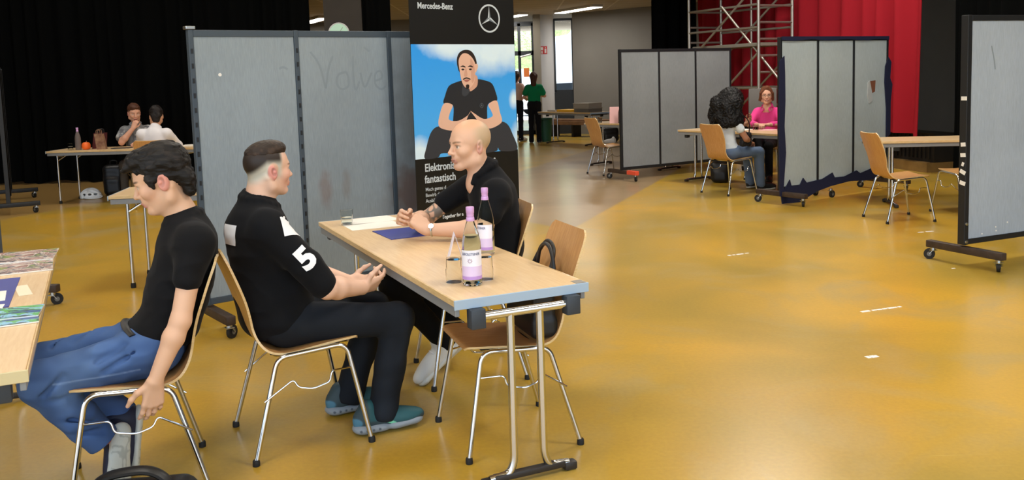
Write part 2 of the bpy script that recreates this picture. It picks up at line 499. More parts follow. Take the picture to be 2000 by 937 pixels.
# ------------------------------------------------------------------ setting
def floor_material():
    m, nt, b = new_mat('ochre_resin_floor'); L = nt.links.new
    setp(b, .3, spec=.5, coat=.15); b.inputs['Coat Roughness'].default_value = .15
    tc = N(nt, 'ShaderNodeTexCoord'); obj = tc.outputs['Object']
    def noise(sc, det=4, rough=.55, dist=0):
        n = N(nt, 'ShaderNodeTexNoise'); n.inputs['Scale'].default_value = sc; n.inputs['Detail'].default_value = det
        n.inputs['Roughness'].default_value = rough; n.inputs['Distortion'].default_value = dist; L(obj, n.inputs['Vector']); return n.outputs['Fac']
    def ramp(src, p0, c0, p1, c1):
        r = N(nt, 'ShaderNodeValToRGB'); e = r.color_ramp.elements
        e[0].position = p0; e[0].color = (*c0, 1); e[1].position = p1; e[1].color = (*c1, 1); L(src, r.inputs[0]); return r.outputs[0]
    def mix(f, a, c):
        x = N(nt, 'ShaderNodeMix', data_type='RGBA')
        if isinstance(f, (int, float)): x.inputs[0].default_value = f
        else: L(f, x.inputs[0])
        for i, v in ((6, a), (7, c)):
            if isinstance(v, tuple): x.inputs[i].default_value = (*v, 1)
            else: L(v, x.inputs[i])
        return x.outputs[2]
    base = ramp(noise(.55, 3, .5, .6), .36, lin('#a58934'), .64, lin('#c99d33'))
    worn = ramp(noise(1.3, 5, .6, .8), .5, (0, 0, 0), .72, (1, 1, 1))
    base = mix(worn, base, lin('#b0975a'))
    fine = ramp(noise(45, 3), .3, (.93, .93, .93), .7, (1.04, 1.04, 1.04))
    x = N(nt, 'ShaderNodeMix', data_type='RGBA', blend_type='MULTIPLY'); x.inputs[0].default_value = 1; L(base, x.inputs[6]); L(fine, x.inputs[7]); base = x.outputs[2]
    # dark scuffs and pale chips
    hl = N(nt, 'ShaderNodeTexNoise'); hl.inputs['Scale'].default_value = 1.0; hl.inputs['Detail'].default_value = 2; hm = N(nt, 'ShaderNodeMapping'); hm.inputs['Scale'].default_value = (1.5, 60, 1); hm.inputs['Rotation'].default_value = (0, 0, R(-25)); L(obj, hm.inputs[0]); L(hm.outputs[0], hl.inputs['Vector'])
    base = mix(ramp(hl.outputs['Fac'], .70, (0, 0, 0), .74, (.16, .16, .16)), base, lin('#d8c48a'))
    vo = N(nt, 'ShaderNodeTexVoronoi'); vo.inputs['Scale'].default_value = .75; L(obj, vo.inputs['Vector'])
    base = mix(ramp(vo.outputs['Distance'], .009, (1, 1, 1), .012, (0, 0, 0)), base, lin('#5c4a2c'))
    vo2 = N(nt, 'ShaderNodeTexVoronoi'); vo2.inputs['Scale'].default_value = .83; L(obj, vo2.inputs['Vector'])
    base = mix(ramp(vo2.outputs['Distance'], .008, (1, 1, 1), .011, (0, 0, 0)), base, lin('#e2d6b4'))
    # two broad beige bands laid across the hall
    sp = N(nt, 'ShaderNodeSeparateXYZ'); L(obj, sp.inputs[0])
    def lincomb(a, bb, c):
        m1 = N(nt, 'ShaderNodeMath', operation='MULTIPLY'); L(sp.outputs['X'], m1.inputs[0]); m1.inputs[1].default_value = a
        m2 = N(nt, 'ShaderNodeMath', operation='MULTIPLY_ADD'); L(sp.outputs['Y'], m2.inputs[0]); m2.inputs[1].default_value = bb; L(m1.outputs[0], m2.inputs[2])
        m3 = N(nt, 'ShaderNodeMath', operation='ADD'); L(m2.outputs[0], m3.inputs[0]); m3.inputs[1].default_value = c; return m3.outputs[0]
    s = lincomb(.932, -.362, 2.74)
    def step(src, at, wd, inv=False):
        mr = N(nt, 'ShaderNodeMapRange'); mr.inputs[1].default_value = at-wd; mr.inputs[2].default_value = at+wd
        if inv: mr.inputs[3].default_value = 1; mr.inputs[4].default_value = 0
        L(src, mr.inputs[0]); return mr.outputs[0]
    def mul(a, c):
        q = N(nt, 'ShaderNodeMath', operation='MULTIPLY'); L(a, q.inputs[0]); L(c, q.inputs[1]); return q.outputs[0]
    beige = ramp(noise(.8, 4, .6, .5), .35, lin('#8f7858'), .65, lin('#a58c68'))
    band = mul(mul(step(s, -2.55, .04), step(s, 0, .025, True)), step(lincomb(.83, .56, -.83*.54-.56*9.08), 0, .03))
    base = mix(band, base, beige)
    base = mix(step(s, -7.2, .05, True), base, lin('#a98850'))
    L(base, b.inputs['Base Color'])
    rr = N(nt, 'ShaderNodeMapRange'); L(noise(2.3, 4), rr.inputs[0]); rr.inputs[1].default_value = .3; rr.inputs[2].default_value = .7; rr.inputs[3].default_value = .24; rr.inputs[4].default_value = .4
    bp = N(nt, 'ShaderNodeBump'); bp.inputs['Strength'].default_value = .03; bp.inputs['Distance'].default_value = .003; L(noise(.9, 1), bp.inputs['Height'])
    return m

M = {}
M['floor'] = floor_material()
M['wall_grey'] = mat('grey_plaster', '#7a7771', .85, var=(1.2, .06), bump=(60, .15))
M['wall_hall'] = mat('hall_wall_paint', '#6a645c', .85, var=(1.2, .05))
M['white_paint'] = mat('white_paint', '#d5d6d8', .6)
M['grey_paint'] = mat('grey_brown_paint', '#7d776b', .7)
M['dark_frame'] = mat('anthracite_metal', '#2c3034', .5)
M['brown_pillar'] = mat('dark_brown_panel', '#2c261f', .7, var=(6, .1))
M['black_curtain'] = mat('black_stage_velvet', '#070808', .95, spec=.04, sheen=.0, bump=(300, .2))
M['red_curtain'] = mat('red_stage_velvet', '#9a1f2a', .9, spec=.1, sheen=.0, bump=(300, .2))

def ceiling_material(name, c, line):
    m, nt, b = new_mat(name); setp(b, .8); L = nt.links.new
    tc = N(nt, 'ShaderNodeTexCoord'); br = N(nt, 'ShaderNodeTexBrick'); br.offset = 0
    br.inputs['Scale'].default_value = 1; br.inputs['Brick Width'].default_value = 1.25; br.inputs['Row Height'].default_value = .625
    br.inputs['Mortar Size'].default_value = .02
    br.inputs['Color1'].default_value = (*lin(c), 1); br.inputs['Color2'].default_value = (*[v*.93 for v in lin(c)], 1); br.inputs['Mortar'].default_value = (*lin(line), 1)
    L(tc.outputs['Object'], br.inputs['Vector']); L(br.outputs['Color'], b.inputs['Base Color']); return m
M['ceil_low'] = ceiling_material('brown_grey_ceiling_panels', '#c2bcb2', '#dedad2')
M['ceil_hall'] = ceiling_material('hall_ceiling_panels', '#b5b2ac', '#8c8983')

def slab(name, poly, z0, z1, m, lab=None):
    o = MB().prism(poly, z0, z1).build(name, m, smooth=False); return tag(o, lab, None, None, 'structure')
slab('floor', [(-11, -6), (9, -6), (9, 33), (-11, 33)], -.2, 0, M['floor'], 'glossy ochre resin floor with beige bands')
slab('ceiling', [(-11, -3), (9, -3), (9, 15.6), (-11, 15.6)], 5.4, 5.6, M['ceil_hall'], 'high ceiling of the hall')
slab('ceiling', [(-11, 15.6), (9, 15.6), (9, 33), (-11, 33)], 3.2, 3.4, M['ceil_low'], 'lower brownish panelled ceiling over the far end')
slab('trim_1', [(-11, 15.5), (9, 15.5), (9, 15.6), (-11, 15.6)], 3.2, 5.4, M['wall_hall'], 'bulkhead between high and low ceiling')
slab('wall_left', [(-11.2, -3), (-11, -3), (-11, 33), (-11.2, 33)], 0, 5.4, M['wall_hall'], 'side wall behind the black curtain')
slab('wall_right', [(9, -3), (9.2, -3), (9.2, 33), (9, 33)], 0, 5.4, M['wall_hall'], 'side wall behind the red curtain')
def wallseg(name, a, b, z0, z1, m, th=.2, lab=None):
    a, b = Vector(a), Vector(b); d = (b-a).normalized(); n = Vector((-d.y, d.x))*th
    o = MB().prism([tuple(a), tuple(b), tuple(b+n), tuple(a+n)], z0, z1).build(name, m, smooth=False)
    return tag(o, lab, None, None, 'structure')
wallseg('wall_back', (1.72, 24.3), (5.2, 21.2), 0, 3.2, M['wall_grey'], lab='plain grey rear wall')
wallseg('wall_far', (-11, 32), (.2, 32), 0, 3.2, M['wall_grey'], lab='far rear wall in the distance')
# white pillar, grey pillar, glazed door, tall narrow window
PY = 24.5
tag(MB().box((1.05, PY+.25, 1.6), (.37, .5, 3.2)).build('pillar', M['white_paint'], smooth=False), 'white pillar beside the tall narrow window', None, None, 'structure')
tag(MB().box((.775, PY+.05, 1.6), (.185, .5, 3.2)).build('pillar', M['grey_paint'], smooth=False), 'grey brown pillar beside the glazed door', None, None, 'structure')
M['glass'] = mat('clear_glass', '#ffffff', .02, trans=1, ior=1.1, spec=.2)
win = thing('window_1', 'tall narrow window with bright daylight and trees outside', None, (1.48, PY, 0)); win['kind'] = 'structure'
mb = MB()
for x in (-.235, .25): mb.box((x, 0, 2.1), (.05, .08, 1.94))
for z in (1.15, 3.06): mb.box((0, 0, z), (.5, .08, .06))
mb.build('window_frame', M['dark_frame'], win, False)
MB().box((0, .01, 2.1), (.44, .01, 1.88)).build('pane', M['glass'], win, False)
MB().box((0, .0, .56), (.52, .1, 1.12)).build('parapet_panel', M['dark_frame'], win, False)
door = thing('door_1', 'glazed black framed exit door behind the two standing women', None, (.2, PY+.1, 0)); door['kind'] = 'structure'
mb = MB()
for x in (-.8, .1, .47): mb.box((x, 0, 1.5), (.08, .08, 3.0))
for z in (.05, 2.2, 2.98): mb.box((-.16, 0, z), (1.35, .08, .12))
mb.build('door_frame', M['dark_frame'], door, False)
for x in (-.35, .285): MB().box((x, 0, 1.1), (.3 if x > 0 else .8, .012, 2.1)).build('pane', M['glass'], door, False)
for x in (-.35, .285): MB().box((x, 0, 2.6), (.3 if x > 0 else .8, .012, .7)).build('pane', M['glass'], door, False)
MB().tube(bend([(.14, -.05, 2.1), (.14, -.14, 2.1), (.4, -.14, 2.16)], .03), .025, 8).build('door_closer', M['white_paint'], door)
slab('wall_exit', [(-11, 24.7), (-.62, 24.7), (-.62, 24.9), (-11, 24.9)], 0, 3.2, M['wall_grey'], 'rear wall left of the glazed door')
# outdoors beyond the window: pale paving, hedge, a parked car
M['paving'] = mat('pale_paving', '#cfccc4', .9, var=(3, .1))
slab('pavement', [(-6, 33), (14, 33), (14, 60), (-6, 60)], -.25, -.05, M['paving'], 'sunlit paving outside the window')
M['leaf'] = mat('sunlit_foliage', '#a3bd84', .8, var=(4, .3), bump=(8, 1, .2))
M['carpaint'] = mat('silver_car_paint', '#b9bec6', .3, metal=.3); M['carglass'] = mat('car_glass', '#20262c', .1); M['tyre'] = mat('black_rubber', '#141414', .8)
for i, (x, y, z, r) in enumerate(((1.2, 46, 3.6, 2.0), (5.6, 49, 3.8, 2.2))):
    t = thing('tree', ['round leafy tree outside the narrow window', 'broad leafy tree outside the window to the right'][i], 'tree', (x, y, -.05), 0)
    S = Vol(); S.c = lin('#7fa653')
    for k in range(9): S.el((random.uniform(-1, 1)*r*.6, random.uniform(-1, 1)*r*.6, z+random.uniform(-1, 1)*r*.5), r*random.uniform(.35, .55), k=.3)
    build_vol(S, .16, 'crown', M['leaf'], t, disp=lambda p: vnoise(p, 3.1)*.16+vnoise(p, 7)*.08, amp=.25)
    MB().tube([(0, 0, 0), (.05, 0, z*.5), (0, 0, z)], [.18, .14, .1]).build('trunk', M['brown_pillar'], t)
car = thing('car', 'silver car parked outside the narrow window', 'car', (2.25, 38, -.05), R(8))
mb = MB(); prof = [(-2, .3), (-2.05, .75), (-1.5, .9), (-.9, 1.38), (.7, 1.4), (1.35, .95), (2.0, .85), (2.1, .35)]
mb.prism(prof, -.8, .8, M=Matrix(((1, 0, 0), (0, 0, 1), (0, 1, 0)))); mb.build('body', M['carpaint'], car, ang=30)
for y in (-.81, .81): MB().prism([(-1.2, .95), (-.8, 1.3), (.6, 1.32), (1.05, .95)], y-.01, y+.01, M=Matrix(((1, 0, 0), (0, 0, 1), (0, 1, 0)))).build('side_window', M['carglass'], car, False)
for x in (-1.3, 1.3):
    for y in (-.75, .75): MB().cyl((x, y-.1, .33), (x, y+.1, .33), .33, n=20).build('wheel', M['tyre'], car)

# fire-point sign on the white pillar
M['sign_red'] = mat('red_sign', '#c22a2a', .5); M['sign_white'] = mat('white_sign', '#e8e4e0', .5)
sg = thing('fire_sign', 'small red and white fire point sign on the white pillar', 'sign', (.95, PY-.008, 2.26))
MB().box((0, 0, 0), (.19, .012, .21)).build('plate', M['sign_red'], sg, False)
MB().box((-.045, -.007, .04), (.07, .004, .08)).box((-.045, -.007, -.055), (.035, .004, .07)).box((.05, -.007, -.02), (.045, .004, .11)).box((.05, -.007, .065), (.02, .004, .03)).build('pictogram', M['sign_white'], sg, False)

# ------------------------------------------------------------------ curtains, dark pillar, clock
def curtain(label, a, b, z0, z1, m, wl=.28, amp=.055, seed=0, group=None):
    rnd = random.Random(seed); a, b = Vector(a), Vector(b); Ln = (b-a).length; d = (b-a)/Ln; n = Vector((-d.y, d.x))
    ns = int(Ln/wl*10); xs = [i*Ln/ns for i in range(ns+1)]
    ph = [0]
    for i in range(ns): ph.append(ph[-1]+2*PI*(Ln/ns)/wl*(1+.35*math.sin(i*.13+seed)+rnd.uniform(-.1, .1)))
    zs = [z0, z0+.15, z0+.8, (z0+z1)/2, z1]
    vs = []; fs = []
    for side in (0, 1):
        for zi, z in enumerate(zs):
            sp = [1.15, 1.1, 1.0, .9, .8][zi]
            for i in range(ns+1):
                of = amp*sp*(math.sin(ph[i]+.25*math.sin(z*1.3+i*.05))+.35*math.sin(ph[i]*.53+1+z*.2)) + side*.012
                p = a+d*xs[i]+n*of; vs.append((p.x, p.y, z+(.02*math.sin(ph[i]*.31) if zi == 0 else 0)))
    nn = ns+1; nz = len(zs)
    for side in (0, 1):
        for zi in range(nz-1):
            for i in range(ns):
                q = side*nz*nn+zi*nn+i; f = (q, q+1, q+nn+1, q+nn); fs.append(f if side == 0 else f[::-1])
    for i in range(ns): fs.append((i+1, i, nz*nn+i, nz*nn+i+1))
    for zi in range(nz-1):
        for e in (0, ns): q = zi*nn+e; fs.append((q, q+nn, nz*nn+q+nn, nz*nn+q))
    o = MB().add(vs, fs).build('stage_curtain', m, ang=60)
    return tag(o, label, 'curtain', group)
curtain('wide black stage curtain behind the table with the man in a grey shirt', (-9.6, 15.3), (-3.34, 15.45), .03, 5.2, M['black_curtain'], seed=1)
curtain('narrow black curtain hanging right of the clock pillar', (-2.48, 15.5), (-1.98, 15.5), .03, 3.19, M['black_curtain'], .2, .04, seed=2)
curtain('black curtain hanging left of the scaffold tower', (2.76, 17.4), (3.7, 18.0), .03, 3.19, M['black_curtain'], seed=3)
curtain('tall red velvet curtain behind the torn partition', (4.15, 20.0), (5.86, 12.75), .55, 5.2, M['red_curtain'], .5, .12, seed=4)
curtain('black curtain at the right end of the red curtain', (6.12, 12.5), (5.95, 7.2), .03, 5.2, M['black_curtain'], .3, .05, seed=5)
tag(MB().box((-2.78, 15.62, 1.6), (.64, .3, 3.2)).build('pillar', M['brown_pillar'], smooth=False), 'dark brown pillar carrying the clock', None, None, 'structure')
M['clock_face'] = mat('mint_clock_face', '#bfe9d6', .4); M['black_plastic'] = mat('black_plastic', '#17181a', .45)
ck = thing('wall_clock', 'round pale mint wall clock showing above the left partition', 'clock', (-2.85, 15.455, 2.39))
Mx = Matrix.Rotation(PI/2, 3, 'X')
MB().lathe([(0, 0), (.175, 0), (.18, .02), (.178, .04), (.165, .04), (.163, .03), (0, .03)], M=Mx, n=40).build('rim', M['white_paint'], ck)
MB().lathe([(0, .031), (.16, .031), (.16, .034), (0, .034)], M=Mx, n=40).build('dial', M['clock_face'], ck)
MB().box((.02, -.037, -.03), (.006, .003, .11), Matrix.Rotation(R(-40), 3, 'Y')).build('hour_hand', M['grey_paint'], ck, False)
MB().box((.03, -.039, .04), (.005, .003, .14), Matrix.Rotation(R(35), 3, 'Y')).build('minute_hand', M['grey_paint'], ck, False)
# low brown ledge and a dark grille under the red curtain
M['stage_wood'] = mat('worn_stage_wood', '#7a5f33', .6, var=(5, .2)); M['black_metal'] = mat('black_metal', '#15120f', .55)
st = thing('stage_edge', 'low wooden stage edge with a dark grille under the red curtain', 'stage', (5.35, 15.4, 0))
dA, dB = Vector((4.32-5.35, 19.9-15.4)), Vector((5.98-5.35, 12.95-15.4)); dd = (dB-dA).normalized(); nn_ = Vector((-dd.y, dd.x))
MB().prism([tuple(dA), tuple(dB), tuple(dB+nn_*.5), tuple(dA+nn_*.5)], .0, .14).build('plinth', M['stage_wood'], st, False)
MB().prism([tuple(dA+nn_*.12), tuple(dB+nn_*.12), tuple(dB+nn_*.5), tuple(dA+nn_*.5)], .14, .56).build('backing', M['black_metal'], st, False)
g = MB(); Lg = (dB-dA).length
for i in range(int(Lg/.09)):
    p = dA+dd*(i*.09+.04)+nn_*.1; g.box((p.x, p.y, .36), (.02, .02, .34), math.atan2(dd.y, dd.x))
g.build('grille', M['black_metal'], st, False)

# ------------------------------------------------------------------ ceiling lights
M['lamp'] = mat('glowing_diffuser', '#ffffff', .5, emit=(1, .93, .82), es=6)
M['lamp_body'] = mat('white_lamp_body', '#cfccc6', .5)
def ceil_light(label, c, rz, L_, W_, z, power, group=None):
    t = thing('ceiling_light', label, 'ceiling light', (c[0], c[1], z), rz, group)
    MB().box((0, 0, -.03), (L_, W_, .06), bev=.008).build('housing', M['lamp_body'], t, False)
    MB().box((0, 0, -.068), (L_-.05, W_-.04, .016), bev=.005).build('diffuser', M['lamp'], t, False)
    area('lamp_glow', (0, 0, -.09), (L_-.05, W_-.04), power, (1, .95, .88), parent=t)
ceil_light('long lit strip light on the far ceiling near the narrow window', (1.72, 22.3), R(-64), 1.9, .3, 3.2, 30)
ceil_light('lit strip light on the ceiling right of the banner', (.05, 25.0-.9), R(-64), 1.7, .3, 3.2, 25)
ceil_light('lit strip light between black curtain and clock pillar', (-4.85, 23.1), R(-64), 1.8, .3, 3.2, 30)
for i, (x, y) in enumerate([(-6.5, 2.5), (-1.5, 2.5), (3.5, 2.5), (-6.5, 7.5), (-1.5, 7.5), (3.5, 7.5), (-6.5, 12.2), (-1.5, 12.2), (3.5, 12.2)]):
    ceil_light('flush square lamp of the high hall ceiling', (x, y), 0, 1.2, 1.2, 5.4, {-6.5: 40, -1.5: 58, 3.5: 120}[x], 'square lamps of the high ceiling')
# ------------------------------------------------------------------ shell chairs with chrome legs
def wood_mat(name, c1, c2, ring=(1.2, 14, 14), rough=.35):
    m, nt, b = new_mat(name); setp(b, rough, coat=.15); L = nt.links.new
    tc = N(nt, 'ShaderNodeTexCoord'); mp = N(nt, 'ShaderNodeMapping'); mp.inputs['Scale'].default_value = ring
    L(tc.outputs['Object'], mp.inputs[0]); n = N(nt, 'ShaderNodeTexNoise'); n.inputs['Scale'].default_value = 4; n.inputs['Detail'].default_value = 5; n.inputs['Distortion'].default_value = .4
    L(mp.outputs[0], n.inputs['Vector']); r = N(nt, 'ShaderNodeValToRGB')
    r.color_ramp.elements[0].position = .35; r.color_ramp.elements[0].color = (*lin(c2), 1); r.color_ramp.elements[1].position = .68; r.color_ramp.elements[1].color = (*lin(c1), 1)
    L(n.outputs['Fac'], r.inputs[0]); L(r.outputs[0], b.inputs['Base Color']); return m
M['ply'] = wood_mat('beech_plywood', '#c99a63', '#b98750', (3, 30, 3))
M['ply_edge'] = wood_mat('pale_plywood_edge', '#e0c594', '#cfae78', (6, 6, 60))
M['chrome'] = mat('chrome_steel', '#d4d6d8', .14, metal=1)
M['rubber'] = mat('dark_rubber', '#1b1a19', .7)
M['grey_plastic'] = mat('grey_plastic', '#5d5c5a', .5)
PROF = [(.232, .452), (.212, .464), (.15, .462), (.06, .454), (-.02, .444), (-.085, .439), (-.135, .446), (-.17, .468), (-.195, .505), (-.21, .55), (-.219, .60), (-.235, .67), (-.262, .75), (-.292, .83), (-.322, .90)]
def shell_bm():
    P = catmull([(a, 0, z) for a, z in PROF], 4); P = np.array(P); n = len(P)
    seg = np.r_[0, np.cumsum(np.linalg.norm(np.diff(P, axis=0), axis=1))]; tot = seg[-1]
    def width(s):
        u = s/tot
        xs = [0, .02, .06, .2, .38, .46, .52, .58, .66, .8, .93, .975, 1.0]
        ys = [.165, .185, .197, .2, .198, .192, .176, .17, .182, .2, .198, .188, .16]
        return float(np.interp(u, xs, ys))
    tan = np.gradient(P, axis=0); tan /= np.linalg.norm(tan, axis=1)[:, None]
    nor = np.stack([-tan[:, 2], tan[:, 1]*0, tan[:, 0]], 1)   # towards the underside / rear
    K = 12; th = .0095; mb = MB()
    top = []; bot = []
    for i in range(n):
        w = width(seg[i]); u = seg[i]/tot
        up = nor[i]*np.sign(-1) if False else nor[i]
        for k in range(K+1):
            t = -1+2*k/K
            dip = (1-t*t)
            amt = .010 if u < .4 else .016*smooth01(np.array(u), .45, .75)
            sgn = 1
            q = P[i]+np.array((0, t*w, 0))+nor[i]*0+(-NDIR(nor[i]))*dip*float(amt)
            top.append(q); bot.append(q-NDIR(nor[i])*th)
    vs = top+bot; o = len(top); fs = []; ms = []
    for i in range(n-1):
        for k in range(K):
            a = i*(K+1)+k
            fs.append((a, a+1, a+K+2, a+K+1)); ms.append(0)
            fs.append((o+a, o+a+K+1, o+a+K+2, o+a+1)); ms.append(0)
    rim = [(0, k) for k in range(K+1)]+[(i, K) for i in range(1, n)]+[(n-1, k) for k in range(K-1, -1, -1)]+[(i, 0) for i in range(n-2, 0, -1)]
    idx = [i*(K+1)+k for i, k in rim]
    for q in range(len(idx)):
        a, b = idx[q], idx[(q+1) % len(idx)]; fs.append((a, b, o+b, o+a)); ms.append(1)
    mb.v = [tuple(v) for v in vs]; mb.f = fs; mb.m = ms
    return mb
def NDIR(nv):
    """sitting side of the shell: up on the seat, forward on the back"""
    v = nv.copy()
    if v[2] < 0 or (abs(v[2]) < .3 and v[0] < 0): v = -v
    return v
def make_chair(label, grp):
    t = thing('shell_chair', label, 'chair', group=grp)
    shell_bm().build('seat_shell', [M['ply'], M['ply_edge']], t, ang=50)
    for s in (-1, 1):
        y = s*.205
        path = bend([(.246, s*.246, .012), (.165, y, .442), (-.13, y, .424), (-.246, s*.246, .012)], .05, 6)
        # split at the middle of the rail: front leg, rear leg, rail
        f = bend([(.246, s*.246, .012), (.165, y, .442), (.06, y, .4356)], .055, 7)
        r_ = bend([(-.246, s*.246, .012), (-.13, y, .424), (-.04, y, .4295)], .055, 7)
        for pts, ft in ((f, (.246, s*.246)), (r_, (-.246, s*.246))):
            lg = MB().tube(pts, .0105, 12).build('leg', M['chrome'], t)
            MB().lathe([(.0, 0), (.015, 0), (.0155, .008), (.0145, .022), (.012, .026), (0, .026)], (ft[0], ft[1], 0), 14).build('foot_cap', M['rubber'], lg)
        MB().tube([(.06, y, .4356), (-.04, y, .4295)], .0105, 12).build('seat_rail', M['chrome'], t)
        yy = s*.237
        MB().tube(bend([(-.195, s*.231, .255), (-.075, s*.245, .335), (-.06, s*.25, .30), (.0, s*.265, .288), (.075, s*.25, .30), (.085, s*.245, .345), (.185, s*.216, .338)], .018, 4), .0042, 8).build('linking_hook', M['chrome'], t)
    for x in (.1, -.09):
        MB().tube(bend([(x, -.205, .436 if x > 0 else .428), (x, -.15, .434 if x > 0 else .422), (x, .15, .434 if x > 0 else .422), (x, .205, .436 if x > 0 else .428)], .03), .009, 8).build('cross_bar', M['chrome'], t)
    for x, y in ((.13, .14), (.13, -.14), (-.12, .12), (-.12, -.12)):
        MB().box((x, y, .436 if x > 0 else .424), (.045, .02, .012), bev=.003).build('rubber_pad', M['rubber'], t)
    return t
CH = {}
chair0 = make_chair('shell chair whose back touches the next chair, under the boy in the plain black T-shirt and jeans', 'beech shell chairs')
def place_chair(key, x, y, th, label):
    o = chair0 if not CH else copy_tree(chair0)
    o.location = (x, y, 0); o.rotation_euler = (0, 0, th); o['label'] = label; CH[key] = o
place_chair('boyL', -1.5185, 3.4738, 3.5316, 'shell chair under the boy in the plain black T-shirt and blue jeans')
place_chair('boy', -.975, 3.9031, .4567, 'shell chair under the boy with the white number 5 on his sleeve')
place_chair('empty', -.0587, 3.8448, 3.4753, 'shell chair carrying the black handbag at the front table')
place_chair('bald', -.2584, 4.7101, 3.4259, 'shell chair under the bald man in the black polo')
place_chair('right', 3.9098, 9.0752, .0897, 'empty shell chair before the long empty table right of the torn partition')
place_chair('rightfar', 4.72, 9.30, 1.75, 'shell chair half hidden behind the rightmost partition')
place_chair('curly', 2.7756, 11.4898, .5167, 'shell chair under the woman with long black curly hair')
place_chair('pink', 3.66, 12.88, 4.1, 'shell chair under the woman in the pink blouse')
place_chair('behind', 1.5269, 14.1715, .4391, 'empty shell chair left of the middle partition')
place_chair('white', -4.69, 11.95, 1.62, 'shell chair under the person in the white top at the far left table')
place_chair('greyman', -5.45, 13.3, -1.45, 'shell chair under the man in the grey patterned shirt')

# ------------------------------------------------------------------ tables
M['beech_top'] = wood_mat('beech_laminate', '#e3c69c', '#dab98b', (2, 22, 8), .35)
M['edge_grey_sky'] = mat('sky_tinted_grey_edge_strip', '#9fb4c8', .3)  # grey-blue plastic, coloured bluer to stand for the sky's reflection
M['edge_yellow'] = mat('yellowed_edge_strip', '#cdbf94', .5)
M['rail_grey'] = mat('grey_side_rail', '#84878a', .5)
M['rail_dark'] = mat('dark_blue_grey_rail', '#343b43', .5)
M['leg_dark'] = mat('dark_foot_bar', '#2b2622', .5)
def t_leg(parent, x, W_, sgn, z=.70, fs=.235):
    """one end leg set: crossbar, two uprights that bend outwards at the floor, foot bar"""
    lg = MB().tube([(x, -W_*.36, z-.025), (x, W_*.36, z-.025)], .017, 14).build('leg_crossbar', M['chrome'], parent)
    for s in (-1, 1):
        up = bend([(x, s*.062, z-.03), (x, s*.064, .085), (x, s*.085, .035), (x, s*fs, .029)], .04, 6)
        MB().tube(up, .0155, 14).build('leg', M['chrome'], parent)
        MB().box((x, s*W_*.36, z-.03), (.05, .06, .075), bev=.005).build('leg_clamp', M['rail_dark'], parent)
    fb = MB().box((x, 0, .03), (.034, fs*1.8, .026), bev=.006).build('foot_bar', M['leg_dark'], parent)
    for s in (-1, 1): MB().box((x, s*(fs+.005), .018), (.042, .055, .034), bev=.008).build('foot_glide', M['leg_dark'], fb)
def brace_legs(parent, L_, W_, xs):
    for x in xs:
        sg = 1 if x > 0 else -1
        for s in (-1, 1):
            lg = MB().tube([(x, s*(W_/2-.06), .69), (x, s*(W_/2-.06), .03)], .0155, 12).build('leg', M['chrome'], parent)
            MB().lathe([(0, 0), (.02, 0), (.021, .02), (.018, .04), (0, .04)], (x, s*(W_/2-.06), 0), 14).build('foot_cap', M['rubber'], lg)
            MB().tube([(x, s*(W_/2-.06), .60), (x-sg*.14, s*(W_/2-.06), .685)], .012, 10).build('brace', M['chrome'], parent)
        MB().tube([(x, -W_/2+.06, .66), (x, W_/2-.06, .66)], .012, 10).build('cross_tube', M['chrome'], parent)
def table(label, c, rz, L_=2.22, W_=.557, edge='edge_grey_sky', legs='T', H_=.74, ends=(1, 1), grp=None, inset=.085, fs=.235):
    t = thing('folding_table', label, 'table', (c[0], c[1], 0), rz, grp)
    MB().box((0, 0, H_-.012), (L_, W_, .024), bev=.003).build('table_top', M['beech_top'], t, False)
    mb = MB(); th = .012
    for s in (-1, 1):
        MB().box((0, s*(W_/2+.003), H_-.0125), (L_, .006, .025), bev=.002).build('side_edge', M['ply_edge'], t, False)
        mb.box((s*(L_/2+.004), 0, H_-.0185), (.008, W_+.012, .037), bev=.002)
    mb.build('edge_strip', M[edge], t, False)
    for s in (-1, 1): MB().box((0, s*(W_/2-.012), H_-.046), (L_-.02, .018, .042), bev=.003).build('side_rail', M['rail_grey'], t, False)
    for s in (-1, 1): MB().box((s*(L_/2-.11), 0, H_-.045), (.02, W_-.07, .04), bev=.003).build('end_rail', M['rail_dark'], t, False)
    if legs == 'T':
        for s, on in zip((-1, 1), ends):
            if on: t_leg(t, s*(L_/2-inset), W_, s, H_-.045, fs)
    else: brace_legs(t, L_, W_, (-(L_/2-.12), L_/2-.12))
    return t
TH = math.atan2(.9095, -.4160)
tb_main = table('long folding table between the boy with number 5 and the bald man', (-.4345, 4.4035), TH, inset=-.012, fs=.17)
# grey taped corner of the front table
M['tape_grey'] = mat('grey_tape', '#8d8880', .6)
MB().box((-1.085, -.255, .7405), (.05, .045, .0012)).build('taped_corner', M['tape_grey'], tb_main, False)
tb_left = table('folding table with magazines at the left edge in front', (-2.172, 3.50), TH, edge='edge_yellow')
M['torn'] = mat('bare_worn_laminate', '#f3ebdf', .7, var=(30, .04))
MB().prism([(-1.04, .255), (-.94, .25), (-.91, .225), (-.915, .145), (-.94, .11), (-1.0, .115), (-1.055, .12), (-1.06, .2)], .7402, .7410).build('worn_patch', M['torn'], tb_left, False)
tb_fl = table('folding table of the man in the grey shirt against the black curtain', (-5.37, 12.72), R(-4), 2.1, .62, legs='B', grp=None)
tb_ml = table('mostly hidden folding table behind the boy in jeans', (-2.30, 7.36), R(8), 1.75, .62, legs='B')
tb_w = table('folding table between the curly haired woman and the woman in pink', (3.16, 12.24), R(-56), 1.9, .60, inset=.10)
tb_r = table('long empty folding table right of the torn partition', (4.93, 9.95), R(-8), 1.9, .62, inset=.25)
tb_l2 = table('folding table with pink leaflet partly hidden by the middle partition', (2.05, 15.1), R(-50), 1.7, .60)
tb_b = table('far folding table piled with yellow paper and grey boxes', (1.45, 20.6), R(-55), 1.9, .62, inset=.25)

